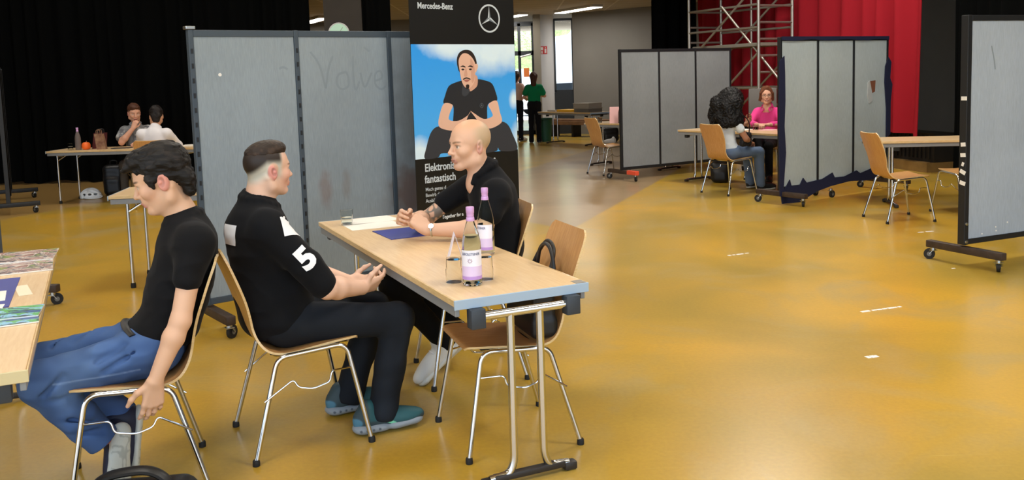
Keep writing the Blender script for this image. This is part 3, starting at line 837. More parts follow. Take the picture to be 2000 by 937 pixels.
# ------------------------------------------------------------------ partitions on castors
M['castor'] = mat('castor_wheel', '#6b6a66', .5); M['zinc'] = mat('zinc_steel', '#b9bdbf', .3, metal=1)
def fabric(name, col, weave=900):
    m, nt, b = new_mat(name); setp(b, .9, spec=.25); L = nt.links.new
    tc = N(nt, 'ShaderNodeTexCoord'); obj = tc.outputs['Object']
    n = N(nt, 'ShaderNodeTexNoise'); n.inputs['Scale'].default_value = 1.6; n.inputs['Detail'].default_value = 6; L(obj, n.inputs['Vector'])
    mp = N(nt, 'ShaderNodeMapping'); mp.inputs['Scale'].default_value = (1, 1, .06); L(obj, mp.inputs[0])
    n2 = N(nt, 'ShaderNodeTexNoise'); n2.inputs['Scale'].default_value = 260; n2.inputs['Detail'].default_value = 2; L(mp.outputs[0], n2.inputs['Vector'])
    mix = N(nt, 'ShaderNodeMix', data_type='RGBA'); mix.inputs[6].default_value = (*[v*.86 for v in lin(col)], 1); mix.inputs[7].default_value = (*[v*1.1 for v in lin(col)], 1)
    a = N(nt, 'ShaderNodeMath', operation='ADD'); L(n.outputs['Fac'], a.inputs[0]); L(n2.outputs['Fac'], a.inputs[1])
    mr = N(nt, 'ShaderNodeMapRange'); mr.inputs[1].default_value = .7; mr.inputs[2].default_value = 1.3; L(a.outputs[0], mr.inputs[0]); L(mr.outputs[0], mix.inputs[0])
    L(mix.outputs[2], b.inputs['Base Color'])
    bp = N(nt, 'ShaderNodeBump'); bp.inputs['Strength'].default_value = .3; bp.inputs['Distance'].default_value = .001; L(n2.outputs['Fac'], bp.inputs['Height']); L(bp.outputs[0], b.inputs['Normal'])
    return m, nt, b, mix.outputs[2], obj
def fabric_stained():
    m, nt, b, colr, obj = fabric('grey_partition_fabric_stained', '#8c979e'); L = nt.links.new
    cur = colr
    for (c, rx, rz_, colx, amt) in (((1.55, 0, .74), .16, .2, '#6f4f42', .7), ((.86, 0, .82), .06, .14, '#7a5848', .4), ((1.02, 0, .84), .04, .12, '#76604f', .3), ((1.5, 0, .6), .3, .4, '#6a625c', .35), ((1.75, 0, 1.3), .4, .6, '#6a6a68', .4)):  # brown stains first; last pair are broad greyish patches darkening the right end
        mp = N(nt, 'ShaderNodeMapping'); mp.inputs['Location'].default_value = (-c[0]/rx, 0, -c[2]/rz_); mp.inputs['Scale'].default_value = (1/rx, 0, 1/rz_); L(obj, mp.inputs[0])
        ln = N(nt, 'ShaderNodeVectorMath', operation='LENGTH'); L(mp.outputs[0], ln.inputs[0])
        nz = N(nt, 'ShaderNodeTexNoise'); nz.inputs['Scale'].default_value = 9; L(obj, nz.inputs['Vector'])
        ad = N(nt, 'ShaderNodeMath', operation='ADD'); L(ln.outputs['Value'], ad.inputs[0]); L(nz.outputs['Fac'], ad.inputs[1])
        mr = N(nt, 'ShaderNodeMapRange'); mr.inputs[1].default_value = 1.0; mr.inputs[2].default_value = 1.6; mr.inputs[3].default_value = amt; mr.inputs[4].default_value = 0; L(ad.outputs[0], mr.inputs[0])
        x = N(nt, 'ShaderNodeMix', data_type='RGBA'); L(mr.outputs[0], x.inputs[0]); L(cur, x.inputs[6]); x.inputs[7].default_value = (*lin(colx), 1); cur = x.outputs[2]
    L(cur, b.inputs['Base Color']); return m
M['fab_a'] = fabric_stained(); M['fab_b'] = fabric('grey_partition_fabric', '#858a8c')[0]
M['fab_c'] = fabric('pale_grey_partition_fabric', '#a9b4b6')[0]; M['fab_d'] = fabric('blue_grey_partition_fabric', '#a6b1bd')[0]
M['frame_slate'] = mat('slate_partition_frame', '#3f4a54', .5); M['frame_black'] = mat('black_partition_frame', '#1a1c1f', .5)
M['rusty'] = mat('scuffed_brown_steel', '#3a2d24', .6, var=(14, .35)); M['orange_tape'] = mat('orange_red_tape', '#e2563a', .5)
M['navy_cloth'] = mat('navy_cloth', '#151a38', .9, bump=(200, .2)); M['white_tape'] = mat('white_tape', '#e6e4de', .6)
def castor(parent, x, y, z, r=.042, swivel=0):
    c = MB().cyl((x, y, z), (x, y, z-.02), .02, n=12).box((x, y, z-.022), (.05, .05, .006)).build('castor', M['zinc'], parent)
    off = Vector((math.cos(swivel), math.sin(swivel)))*.025; side = Vector((-math.sin(swivel), math.cos(swivel)))
    wx, wy = x+off.x, y+off.y
    fk = MB()
    for s in (-1, 1): fk.tube([(x+side.x*.014*s, y+side.y*.014*s, z-.02), (wx+side.x*.017*s, wy+side.y*.017*s, r)], .011, 6, flat=(.35, 1))
    fk.build('fork', M['zinc'], c)
    a = Vector((wx, wy, r)); sv = Vector((side.x, side.y, 0))
    MB().cyl(a-sv*.012, a+sv*.012, r, n=22).cyl(a-sv*.014, a+sv*.014, r*.6, n=18).build('wheel', M['rubber'], c)
    MB().cyl(a-sv*.0155, a+sv*.0155, r*.42, n=16).build('hub', M['castor'], c)
def t_foot(parent, x, half, z0, tape=None, name='foot_bar', lift=0, material='rusty', swivels=(.6, 2.2)):
    MB().box((x, 0, z0+.028), (.06, 2*half, .056), bev=.006).build(name, M[material], parent)
    if tape:
        MB().box((x, tape*(half-.105), z0+.03), (.064, .215, .06), bev=.006).build('orange_tape', M['orange_tape'], parent, False)
    for s in (-1, 1): castor(parent, x, s*(half-.045), z0, swivel=swivels[0 if s < 0 else 1])
def partition(label, a, b, n, fabm, framem, z0=.165, z1=1.91, feet=(0, 1), half=.36, tape=None, post=.032, th=.045, split=None, extra=None):
    a = Vector(a); b = Vector(b); L_ = (b-a).length; rz = math.atan2((b-a).y, (b-a).x)
    t = thing('partition_wall', label, 'partition', (a.x, a.y, 0), rz)
    xs = split or [L_*i/n for i in range(n+1)]
    for i in range(n):
        x0, x1 = xs[i]+post*.5, xs[i+1]-post*.5
        p = MB().box(((x0+x1)/2, 0, (z0+z1)/2), (x1-x0, th*.72, z1-z0-.05), bev=.004).build('panel', M[fabm], t, False)
        fr = MB()
        for z in (z0+.02, z1-.02): fr.box(((x0+x1)/2, 0, z), (x1-x0, th, .042), bev=.003)
        fr.build('panel_rail', M[framem], t, False)
    for i, x in enumerate(xs):
        MB().box((x, 0, (z0+z1)/2), (post, th*1.05, z1-z0+.006), bev=.004).build('post', M[framem], t, False)
    for fi in feet:
        x = xs[fi]
        t_foot(t, x+(.02 if fi == 0 else -.02), half, .095, tape if fi == 0 else None)
    return t, xs, rz
pA, xsA, rzA = partition('large stained grey partition behind the boy with number 5', (-1.985, 5.70), (-.30, 6.99), 3, 'fab_a', 'frame_slate', feet=(0,), split=[0, .70, 1.41, 2.1])
# punched slots in the hinge posts, cap, white sticker, rubbed handwriting
mb = MB()
for x in xsA[:2]:
    for k in range(18): mb.box((x, -.026, 1.78-k*.092), (.012, .006, .03), bev=.002)
mb.build('hinge_slots', M['frame_black'], pA, False)
MB().box((0, 0, 1.925), (.06, .06, .02), bev=.004).build('post_cap', M['zinc'], pA, False)
MB().lathe([(0, -.001), (.011, -.001), (.011, .001), (0, .001)], (.17, -.018, 1.63), 12, M=Mx).build('white_dot', M['white_tape'], pA)
M['smudge'] = mat('faint_pen_smudge', '#838e95', .9)
mb = MB()
for st_ in ([(.80, 1.77), (.86, 1.68), (.90, 1.52)], [(.90, 1.52), (.93, 1.66), (.965, 1.74)], [(1.06, 1.63), (1.0, 1.61), (.985, 1.55), (1.02, 1.51), (1.07, 1.53), (1.075, 1.59), (1.06, 1.63)], [(1.12, 1.74), (1.115, 1.62), (1.125, 1.5), (1.16, 1.56)],
            [(1.17, 1.62), (1.2, 1.52), (1.26, 1.62)], [(1.28, 1.56), (1.34, 1.58), (1.33, 1.63), (1.29, 1.61), (1.285, 1.54), (1.33, 1.5), (1.37, 1.52)], [(1.21, 1.80), (1.25, 1.77)], [(.57, 1.66), (.6, 1.67), (.63, 1.655)], [(1.55, 1.5), (1.6, 1.57), (1.64, 1.64)]):
    pts = catmull([(x, -.0166, z) for x, z in st_], 5); mb.tube(pts, .0075, 6, flat=(1, .06))
mb.build('rubbed_handwriting', M['smudge'], pA)
partition('grey partition cut off by the left edge of the photo behind the magazine table', (-3.80, 6.575), (-3.92, 5.25), 2, 'fab_b', 'frame_slate', feet=(0,), z1=1.9, half=.45)
CHn = list(COL.objects)[-1]
t = thing('partition_wall', 'black partition seen edge-on at the far left before the curtain', 'partition', (-6.93, 12.37, 0), math.atan2(1.70, -.91))
for i in range(2): MB().box((-.48+.96*i, 0, 1.03), (.94, .04, 1.72), bev=.004).build('panel', M['black_curtain'], t, False)
for x in (-.965, 0, .965): MB().box((x, 0, 1.03), (.032, .05, 1.76), bev=.004).build('post', M['frame_black'], t, False)
for x in (-.95, .95): t_foot(t, x, .36, .095, material='frame_black')
pB, xsB, _ = partition('three panel grey partition in the middle with an orange taped foot', (1.615, 13.22), (3.47, 14.29), 3, 'fab_b', 'frame_black', feet=(0, 3), tape=-1, z0=.15, half=.34)
pC, xsC, rzC = partition('pale partition with torn navy cloth hanging round its edges', (3.08, 10.33), (4.74, 11.37), 3, 'fab_c', 'frame_black', feet=(0, 3), half=.36, split=[0, .63, 1.28, 1.93])
castor(pC, .85, -.03, .11); castor(pC, .86, .22, .11)
pD, xsD, rzD = partition('rightmost blue grey partition with white tape scraps on its edge', (3.455, 6.86), (4.72, 7.41), 2, 'fab_d', 'frame_black', feet=(0,), half=.34, z0=.17, post=.045, th=.06)
for k, (z, r, w_) in enumerate(((1.29, 0, .05), (.94, -6, .042), (.86, -5, .045), (.79, 20, .02), (.73, 24, .05), (.645, 14, .05))):
    MB().box((-.0235, -.006, z), (.003, w_, .03), Matrix.Rotation(R(r), 3, 'X')).build('white_tape', M['white_tape'], pD, False)
mb = MB()
for x, z in ((.18, .235), (.33, .275), (.335, .245), (.46, .3)): mb.lathe([(0, -.001), (.007, -.001), (.006, .001), (0, .001)], (x, -.0225, z), 10, M=Mx)
mb.build('paint_specks', M['white_tape'], pD)
MB().tube(catmull([(.24, -.0222, 1.68), (.27, -.0222, 1.58), (.285, -.0222, 1.5)], 4), .006, 6, flat=(1, .08)).build('pen_scratch', M['smudge'], pD)
for z in (.33, .19): MB().lathe([(0, -.004), (.014, -.004), (.012, .004), (0, .006)], (-.001, -.034, z), 14, M=Mx).build('bolt', M['zinc'], pD)
# torn navy cloth and hole on the pale partition
def ragged(name, poly, y0, y1, parent, m, hgt=0.0):
    return MB().prism(poly, y0, y1, M=Matrix(((1, 0, 0), (0, 0, 1), (0, 1, 0)))).build(name, m, parent, False)
ragged('torn_cloth', [(-.045, 1.64), (.035, 1.7), (.045, 1.5), (.05, 1.2), (.035, .9), (.06, .6), (.045, .45), (.02, .2), (.05, .12), (.02, .1), (-.04, .1), (-.055, .8)], -.04, -.028, pC, M['navy_cloth'])
ragged('torn_cloth', [(-.03, .165), (.04, .17), (.13, .28), (.16, .2), (.3, .2), (.36, .28), (.42, .22), (.7, .24), (.88, .3), (.92, .24), (1.1, .235), (1.33, .29), (1.4, .25), (1.6, .29), (1.72, .36), (1.93, .3), (1.93, .17), (1.5, .15), (1.2, .17), (.85, .14), (.6, .1), (.3, .0), (.0, .01)], -.036, -.025, pC, M['navy_cloth'])
ragged('torn_cloth', [(1.87, 1.55), (1.93, 1.66), (1.985, 1.6), (1.965, 1.4), (2.01, 1.32), (1.98, 1.1), (1.98, .7), (1.9, .66), (1.9, 1.0), (1.86, 1.35)], -.038, -.027, pC, M['navy_cloth'])
ragged('torn_cloth', [(.0, 1.92), (1.94, 1.92), (1.94, 1.875), (1.7, 1.885), (1.5, 1.87), (1.1, 1.885), (.8, 1.872), (.5, 1.887), (.2, 1.87), (.0, 1.88)], -.036, -.025, pC, M['navy_cloth'])
M['brown_core'] = mat('brown_board_core', '#7a4a33', .8); M['torn_paper'] = mat('torn_backing_paper', '#aeb2b2', .8)
ragged('hole', [(1.555, 1.37), (1.7, 1.38), (1.69, 1.24), (1.62, 1.22), (1.57, 1.3)], -.0185, -.0155, pC, M['brown_core'])
ragged('torn_flap', [(1.545, 1.36), (1.575, 1.38), (1.62, 1.23), (1.625, 1.13), (1.57, 1.1), (1.535, 1.2)], -.03, -.0165, pC, M['torn_paper'])
# ------------------------------------------------------------------ roll-up banner (a printed sheet: flat picture pieces on its surface)
def printed(name, c, rough=.45): return mat(name, c, rough)
M['print_black'] = mat('printed_black', '#121314', .4); M['print_white'] = mat('printed_white', '#d7dde2', .45)
M['print_silver'] = mat('printed_silver', '#c3ccd3', .4); M['print_silver_dk'] = mat('printed_silver_dark', '#6d757c', .4)
def sky_print():
    m, nt, b = new_mat('printed_sky'); setp(b, .4); L = nt.links.new
    tc = N(nt, 'ShaderNodeTexCoord'); sp = N(nt, 'ShaderNodeSeparateXYZ'); L(tc.outputs['Object'], sp.inputs[0])
    def ell(cx, cz, rx, rz_):
        mp = N(nt, 'ShaderNodeMapping'); mp.inputs['Location'].default_value = (-cx/rx, 0, -cz/rz_); mp.inputs['Scale'].default_value = (1/rx, 0, 1/rz_); L(tc.outputs['Object'], mp.inputs[0])
        ln = N(nt, 'ShaderNodeVectorMath', operation='LENGTH'); L(mp.outputs[0], ln.inputs[0])
        nz = N(nt, 'ShaderNodeTexNoise'); nz.inputs['Scale'].default_value = 7; nz.inputs['Detail'].default_value = 5; L(tc.outputs['Object'], nz.inputs['Vector'])
        a = N(nt, 'ShaderNodeMath', operation='MULTIPLY_ADD'); L(nz.outputs['Fac'], a.inputs[0]); a.inputs[1].default_value = .8; L(ln.outputs['Value'], a.inputs[2])
        mr = N(nt, 'ShaderNodeMapRange'); mr.inputs[1].default_value = .7; mr.inputs[2].default_value = 1.6; mr.inputs[3].default_value = 1; mr.inputs[4].default_value = 0; L(a.outputs[0], mr.inputs[0]); return mr.outputs[0]
    g = N(nt, 'ShaderNodeMapRange'); g.inputs[1].default_value = 1.0; g.inputs[2].default_value = 1.8; L(sp.outputs['Z'], g.inputs[0])
    x = N(nt, 'ShaderNodeMix', data_type='RGBA'); L(g.outputs[0], x.inputs[0]); x.inputs[6].default_value = (*lin('#52b0f4'), 1); x.inputs[7].default_value = (*lin('#2f98ee'), 1); cur = x.outputs[2]
    for e in ((.42, 1.82, .34, .12), (.72, 1.74, .34, .16), (.3, 1.8, .2, .1), (.95, 1.82, .2, .2), (.95, 1.39, .05, .07), (1.0, 1.1, .1, .13), (.05, 1.04, .12, .12)):
        q = N(nt, 'ShaderNodeMix', data_type='RGBA'); L(ell(*e), q.inputs[0]); L(cur, q.inputs[6]); q.inputs[7].default_value = (*lin('#d9eefa'), 1); cur = q.outputs[2]
    L(cur, b.inputs['Base Color']); return m
M['print_sky'] = sky_print()
bn = thing('rollup_banner', 'tall roll-up banner with a seated young man against blue sky and a silver star', 'banner', (-.6756, 6.3, 0), math.atan2(.65, .7245))
XZ = Matrix(((1, 0, 0), (0, 0, 1), (0, 1, 0)))
MB().prism([(0, .06), (.973, .06), (.973, 2.24), (0, 2.24)], -.0015, .0015, M=XZ).build('banner_sheet', M['print_black'], bn, False)
MB().box((.4865, 0, .035), (1.0, .09, .07), bev=.015).build('base_cassette', M['zinc'], bn)
for s in (-1, 1): MB().box((.4865+s*.36, 0, .008), (.05, .34, .014), bev=.004).build('base_foot', M['zinc'], bn)
MB().box((.4865, 0, 2.245), (.99, .022, .03), bev=.006).build('top_rail', M['zinc'], bn)
MB().tube([(.4865, .03, .05), (.4865, .03, 2.23)], .009, 10).build('support_pole', M['zinc'], bn)
Ly = [0]
def flatp(name, poly, m, smooth_=True, parent=bn, closed=True):
    """one flat printed colour piece"""
    Ly[0] += 1; y = -.0016-.00022*Ly[0]
    if smooth_:
        Q = [np.array(p) for p in poly]; Q2 = catmull([Q[-1]]+Q+[Q[0], Q[1]], 5); k = 5; Q2 = Q2[k:-k-1]; poly = [tuple(q) for q in Q2]
    return MB().prism(poly, y-.0001, y+.0001, M=XZ).build(name, m, parent, False)
pic = flatp('picture_sky', [(0.002, 1.003), (.971, 1.003), (.971, 1.805), (.002, 1.805)], M['print_sky'], False)
sk = printed('printed_skin', '#e0b49c'); skd = printed('printed_skin_dark', '#cf9f88'); hr = printed('printed_hair', '#2a201c'); tee = printed('printed_charcoal', '#25272c'); tee2 = printed('printed_grey', '#3a3d43'); lipm = printed('printed_lip', '#a8645a')
flatp('picture_trousers', [(.085, 1.004), (.10, 1.08), (.15, 1.19), (.23, 1.225), (.36, 1.18), (.49, 1.15), (.64, 1.19), (.79, 1.225), (.87, 1.205), (.92, 1.13), (.965, 1.004), (.80, 1.003), (.77, 1.03), (.74, 1.004), (.5, 1.002), (.25, 1.03), (.2, 1.004)], printed('printed_trousers', '#33353b'))
flatp('picture_shirt', [(.35, 1.23), (.40, 1.15), (.62, 1.15), (.67, 1.23), (.685, 1.36), (.775, 1.385), (.765, 1.45), (.73, 1.515), (.66, 1.54), (.59, 1.55), (.46, 1.545), (.38, 1.53), (.32, 1.505), (.285, 1.44), (.27, 1.385), (.355, 1.365)], tee)
flatp('picture_arm', [(.275, 1.385), (.235, 1.32), (.215, 1.24), (.25, 1.205), (.36, 1.185), (.44, 1.21), (.50, 1.30), (.515, 1.315), (.49, 1.29), (.40, 1.255), (.315, 1.265), (.32, 1.31), (.35, 1.37)], sk)
flatp('picture_arm', [(.772, 1.385), (.80, 1.30), (.82, 1.235), (.79, 1.205), (.70, 1.18), (.62, 1.205), (.55, 1.28), (.515, 1.32), (.55, 1.30), (.64, 1.255), (.725, 1.27), (.715, 1.31), (.69, 1.36)], sk)
flatp('picture_neck', [(.47, 1.50), (.465, 1.56), (.58, 1.58), (.59, 1.51), (.55, 1.475), (.51, 1.465)], skd)
flatp('picture_collar', [(.46, 1.545), (.44, 1.45), (.475, 1.43), (.515, 1.47), (.475, 1.51)], tee2)
flatp('picture_hair', [(.41, 1.64), (.405, 1.70), (.43, 1.745), (.485, 1.765), (.54, 1.755), (.575, 1.715), (.59, 1.66), (.575, 1.60), (.44, 1.60)], hr)
flatp('picture_ear', [(.575, 1.60), (.598, 1.635), (.595, 1.66), (.572, 1.655)], sk)
flatp('picture_face', [(.42, 1.69), (.455, 1.735), (.50, 1.738), (.545, 1.71), (.575, 1.66), (.572, 1.59), (.56, 1.535), (.535, 1.50), (.50, 1.485), (.465, 1.50), (.44, 1.545), (.425, 1.62)], sk)
flatp('picture_cheek_shadow', [(.53, 1.70), (.56, 1.66), (.568, 1.59), (.555, 1.535), (.535, 1.53), (.53, 1.6)], skd)
for x0 in (.445, .515): flatp('picture_brow', [(x0-.014, 1.642), (x0+.01, 1.652), (x0+.034, 1.645), (x0+.034, 1.637), (x0+.008, 1.642)], hr); flatp('picture_eye', [(x0-.004, 1.624), (x0+.01, 1.63), (x0+.026, 1.624), (x0+.01, 1.617)], hr)
flatp('picture_nose', [(.478, 1.63), (.488, 1.63), (.496, 1.585), (.486, 1.572), (.466, 1.578)], skd)
flatp('picture_moustache', [(.455, 1.556), (.485, 1.566), (.52, 1.556), (.52, 1.548), (.485, 1.557), (.456, 1.548)], hr)
flatp('picture_mouth', [(.462, 1.544), (.487, 1.55), (.514, 1.544), (.487, 1.533)], lipm)
flatp('picture_beard', [(.478, 1.508), (.49, 1.514), (.508, 1.51), (.506, 1.488), (.49, 1.483), (.479, 1.49)], hr)
flatp('picture_slide', [(.27, 1.01), (.35, 1.03), (.36, 1.015), (.28, 1.004)], printed('printed_light_blue', '#7db9dd'), False)
# ring and three-pointed star
def star(name, cx, cz, rr, parent, y, m1, m2, th=.0006):
    mb = MB(); n = 48; vs = []; fs = []
    for k in range(n):
        a = 2*PI*k/n
        for q in (rr, rr*.875): vs.append((cx+math.cos(a)*q, y, cz+math.sin(a)*q))
    fs = [(2*k, 2*((k+1) % n), 2*((k+1) % n)+1, 2*k+1) for k in range(n)]
    mb.add(vs, fs, 0)
    for k in range(3):
        a = PI/2+k*2*PI/3; tip = (cx+math.cos(a)*rr*.9, y, cz+math.sin(a)*rr*.9)
        for s, mi in ((1, 0), (-1, 1)):
            b = a+s*PI/3; base = (cx+math.cos(b)*rr*.15, y, cz+math.sin(b)*rr*.15)
            mb.add([(cx, y, cz), base, tip], [(0, 1, 2) if s > 0 else (0, 2, 1)], mi)
    return mb.build(name, [m1, m2], parent, False)
star('star_emblem', .727, 1.995, .104, bn, -.0022, M['print_silver'], M['print_silver_dk'])
star('shirt_emblem', .617, 1.355, .017, bn, -.0105, M['print_silver_dk'], M['print_silver_dk'])
def lettering(name, txt, h, x, z, parent, m, sx=1.0, bold=.0, y=-.0024, rot=None):
    me = text_mesh(txt, h/.72, .0002, 1.0, bold)
    T_ = Matrix.Translation((x, y, z)) @ Matrix.Rotation(PI/2, 4, 'X') @ Matrix.Diagonal((sx, 1, 1, 1))
    me.transform(T_); return link(name, me, m, parent)
lettering('lettering', 'Mercedes-Benz', .043, .072, 2.052, bn, M['print_silver'], .84, .0016)
lettering('lettering', 'Elektronis', .056, .078, .912, bn, M['print_silver'], .86, .0016)
lettering('lettering', 's', .05, .72, .925, bn, M['print_white'], .9, .001)
lettering('lettering', 'fantastisch', .056, .075, .83, bn, M['print_silver'], .86, .0016)
lettering('lettering', 'Mach genau d', .026, .078, .772, bn, M['print_silver'], .92, .0004)
lettering('lettering', 'Bewirb d', .026, .077, .73, bn, M['print_silver'], .92, .0004)
lettering('lettering', 'Ausbil', .026, .076, .69, bn, M['print_silver'], .92, .0004)
lettering('lettering', 'Together for a', .026, .215, .558, bn, M['print_white'], .92, .001)

# ------------------------------------------------------------------ things on the front table
M['bottle_glass'] = mat('pale_green_glass', '#f2f8f3', .02, trans=1, ior=1.07, spec=.5)
M['water'] = mat('mineral_water', '#f6f5ea', .0, trans=1, ior=1.05)
M['cap_lilac'] = mat('lilac_cap', '#d0a4da', .35); M['label_white'] = mat('white_bottle_label', '#e9e8f2', .5); M['label_lilac'] = mat('lilac_label_print', '#b58fd0', .5)
M['label_ink'] = mat('dark_label_ink', '#2f3b6a', .5); M['label_red'] = mat('plum_label_ink', '#7c2c55', .5)
M['dark_glass'] = mat('dim_bottle_glass', '#c9b9b4', .05, trans=.75, ior=1.2)
def bottle(label, x, y, z, rz=0, detail=True, glass='bottle_glass', level=.2):
    t = thing('water_bottle', label, 'bottle', (x, y, z), rz, None)
    g = [(0, .004), (.031, .0), (.0375, .004), (.0385, .012), (.0385, .155), (.037, .175), (.031, .205), (.022, .235), (.0155, .258), (.0135, .275), (.0135, .292), (.0155, .296), (.0155, .302)]
    inn = [(.0135, .302), (.0118, .296), (.0115, .275), (.0135, .258), (.02, .234), (.029, .204), (.035, .174), (.0362, .155), (.0362, .016), (.03, .008), (0, .008)]
    MB().lathe(g+inn, n=28).build('glass_body', M[glass], t)
    if detail:
        wp = [(0, .0085), (.0298, .0085), (.0360, .017), (.0360, min(.154, level))]
        if level > .154: wp += [(.0348, .174)]; 
        if level > .18: wp += [(.0288, min(level, .203))]
        wp += [(0, wp[-1][1])]
        MB().lathe(wp, n=24).build('water', M['water'], t)
    MB().lathe([(.0142, .274), (.0148, .28), (.0148, .287), (.0162, .289), (.0165, .308), (.0155, .312), (0, .312)], n=20).build('cap', M['cap_lilac'], t)
    MB().lathe([(.0165, .256), (.0175, .258), (.0155, .272), (.0145, .273)], n=20).build('neck_label', M['cap_lilac'], t)
    if detail:
        n = 26; a0, a1 = R(-195), R(15); r = .0392; vs = []; fs = []; ms = []
        zz = [.026, .04, .058, .08, .144]
        for zi, z_ in enumerate(zz):
            for k in range(n+1): a = a0+(a1-a0)*k/n; vs.append((r*math.cos(a), r*math.sin(a), z_))
        for zi in range(4):
            for k in range(n): q = zi*(n+1)+k; fs.append((q, q+1, q+n+2, q+n+1)); ms.append([1, 2, 2, 0][zi] if zi else 1)
        m = MB(); m.v = vs; m.f = fs; m.m = ms
        lb = m.build('label', [M['label_white'], M['label_lilac'], mat('pale_lilac_print', '#d9c6e6', .5)], t)
        def wrap(me, rad, ac):
            for v in me.vertices: a = ac+v.co.x/rad; v.co = Vector((math.cos(a)*(rad+v.co.z), math.sin(a)*(rad+v.co.z), v.co.y))
            return me
        me = text_mesh('GEROLSTEINER', .0145, .0001, 1.0, .0002); w_ = max(v.co.x for v in me.vertices)
        for v in me.vertices: v.co.x = (v.co.x-w_/2)*.82; v.co.y += .124
        link('lettering', wrap(me, .0396, R(-95)), M['label_ink'], lb)
        vs = []; fs = []
        for k in range(8):
            a = 2*PI*k/8
            for (rr, da) in ((.005, -.3), (.012, 0), (.005, .3)): vs.append((math.cos(a+da)*rr-.002, math.sin(a+da)*rr+.102, .0002))
            fs.append((3*k, 3*k+1, 3*k+2))
        me = MB().add(vs, fs).mesh('sun_mark'); link('sun_mark', wrap(me, .0396, R(-95)), M['label_red'], lb)
    return t
bottle('front glass water bottle with lilac cap and white label', -.171, 3.53, .7405, 0, True, level=.2)
bottle('rear half empty glass bottle with lilac cap beside the bald man', -.13, 4.14, .7405, R(-55), True, level=.11)
bottle('water bottle at the left end of the far left table', -6.03, 12.58, .7405, 0, False, 'dark_glass')
M['tumbler'] = mat('clear_tumbler_glass', '#f8f8f5', .02, trans=1, ior=1.06)
def tumbler(label, x, y, z, flip=False, h=.09, r=.034, water=0, group=None):
    t = thing('drinking_glass', label, 'glass', (x, y, z), 0, group)
    pr_ = [(0, 0), (r*.84, 0), (r*.9, .004), (r*.94, h*.45), (r*.99, h*.47), (r, h)]
    inn = [(r-.0022, h), (r*.99-.003, h*.49), (r*.94-.003, h*.43), (r*.9-.003, .009), (0, .009)]
    P = pr_+inn
    if flip: P = [(a, h-b) for a, b in P]
    g = MB().lathe(P, n=24).build('glass_body', M['tumbler'], t)
    if water: MB().lathe([(0, .0095), (r*.9-.0035, .0095), (r*.94-.0035, h*.43), (r*.95-.0035, water), (0, water)], n=20).build('water', M['water'], t)
    return t
tumbler('half full water glass at the far end of the front table', -.962, 5.16, .7405, False, .088, .036, .042)
tumbler('upturned drinking glass left of the front bottle', -.248, 3.59, .7405, True, .1, .033)
tumbler('upturned drinking glass right behind the front bottle', -.122, 3.62, .7405, True, .1, .033)
tumbler('drinking glass left of the bottle on the far left table', -6.16, 12.62, .7405, True, .09, .035)
tumbler('drinking glass touching the bottle on the far left table', -6.10, 12.72, .7405, True, .09, .035)
tumbler('glass on the table of the woman in pink', 3.35, 12.34, .7405, False, .1, .042, .05)
tumbler('glass beside the pink leaflet', 1.53, 15.45, .7405, False, .1, .04)
M['paper'] = mat('white_paper', '#efebe2', .6); M['blue_folder'] = mat('blue_folder_card', '#3b4291', .45); M['cream'] = mat('cream_card', '#efe3c8', .6)
def sheet(label, c, w, h, rz, z, m='paper', name='paper_sheet', cat='paper', th=.0012, group=None):
    o = MB().box((0, 0, th/2), (w, h, th)).build(name, M[m], None, False, loc=(c[0], c[1], z), rz=rz); return tag(o, label, cat, group)
sheet('white paper sheet beneath the bald man\'s hands', (-.80, 5.09), .21, .297, TH, .7405)
sheet('white paper sheet beside the water glass', (-.845, 5.30), .21, .297, TH+.12, .7405)
sheet('blue folder lying under the bald man\'s wrist', (-.60, 4.80), .235, .31, TH+R(92), .7405, 'blue_folder', 'folder', 'folder', .003)
tc_ = MB().add([(0, -.045, 0), (0, .045, 0), (.035, .04, .125), (.035, -.04, .125), (.07, -.045, 0), (.07, .045, 0), (.002, -.045, 0), (.002, .045, 0), (.035, .04, .122), (.035, -.04, .122), (.068, -.045, 0), (.068, .045, 0)],
    [(0, 1, 2, 3), (3, 2, 5, 4), (6, 9, 8, 7), (9, 10, 11, 8), (0, 3, 9, 6), (3, 4, 10, 9), (1, 7, 8, 2), (2, 8, 11, 5), (0, 6, 7, 1), (4, 5, 11, 10)]).build('tent_card', mat('pale_lilac_card', '#e6e2f0', .6), None, False, loc=(-.305, 4.03, .7402), rz=R(8))
tag(tc_, 'small folded white card standing behind the bottles', 'card')
# ------------------------------------------------------------------ black handbag on the empty chair
M['leather'] = mat('black_leather', '#131416', .45, bump=(120, .15))
t = thing('handbag', 'black handbag with two upright looped handles on the empty chair', 'bag', (.064, 3.887, .452), 3.4753-PI/2)
S = Vol(); S.bx((0, 0, .105), (.17, .052, .098), r=.02); S.bx((0, 0, .045), (.175, .058, .043), r=.02, k=.02)
o = build_vol(S, .008, 'bag_body', M['leather'], t)
for y, dx in ((-.066, -.03), (-.1, .03)):
    MB().tube(catmull([(-.11+dx, -.035, .18), (-.105+dx, -.06, .25), (-.07+dx, y, .345), (dx, y*1.05, .378), (.07+dx, y, .345), (.105+dx, -.06, .25), (.11+dx, -.035, .18)], 6), .0085, 10).build('handle', M['leather'], t)
MB().tube([(-.15, 0, .203), (.15, 0, .203)], .005, 8).build('zip', M['black_metal'], t)
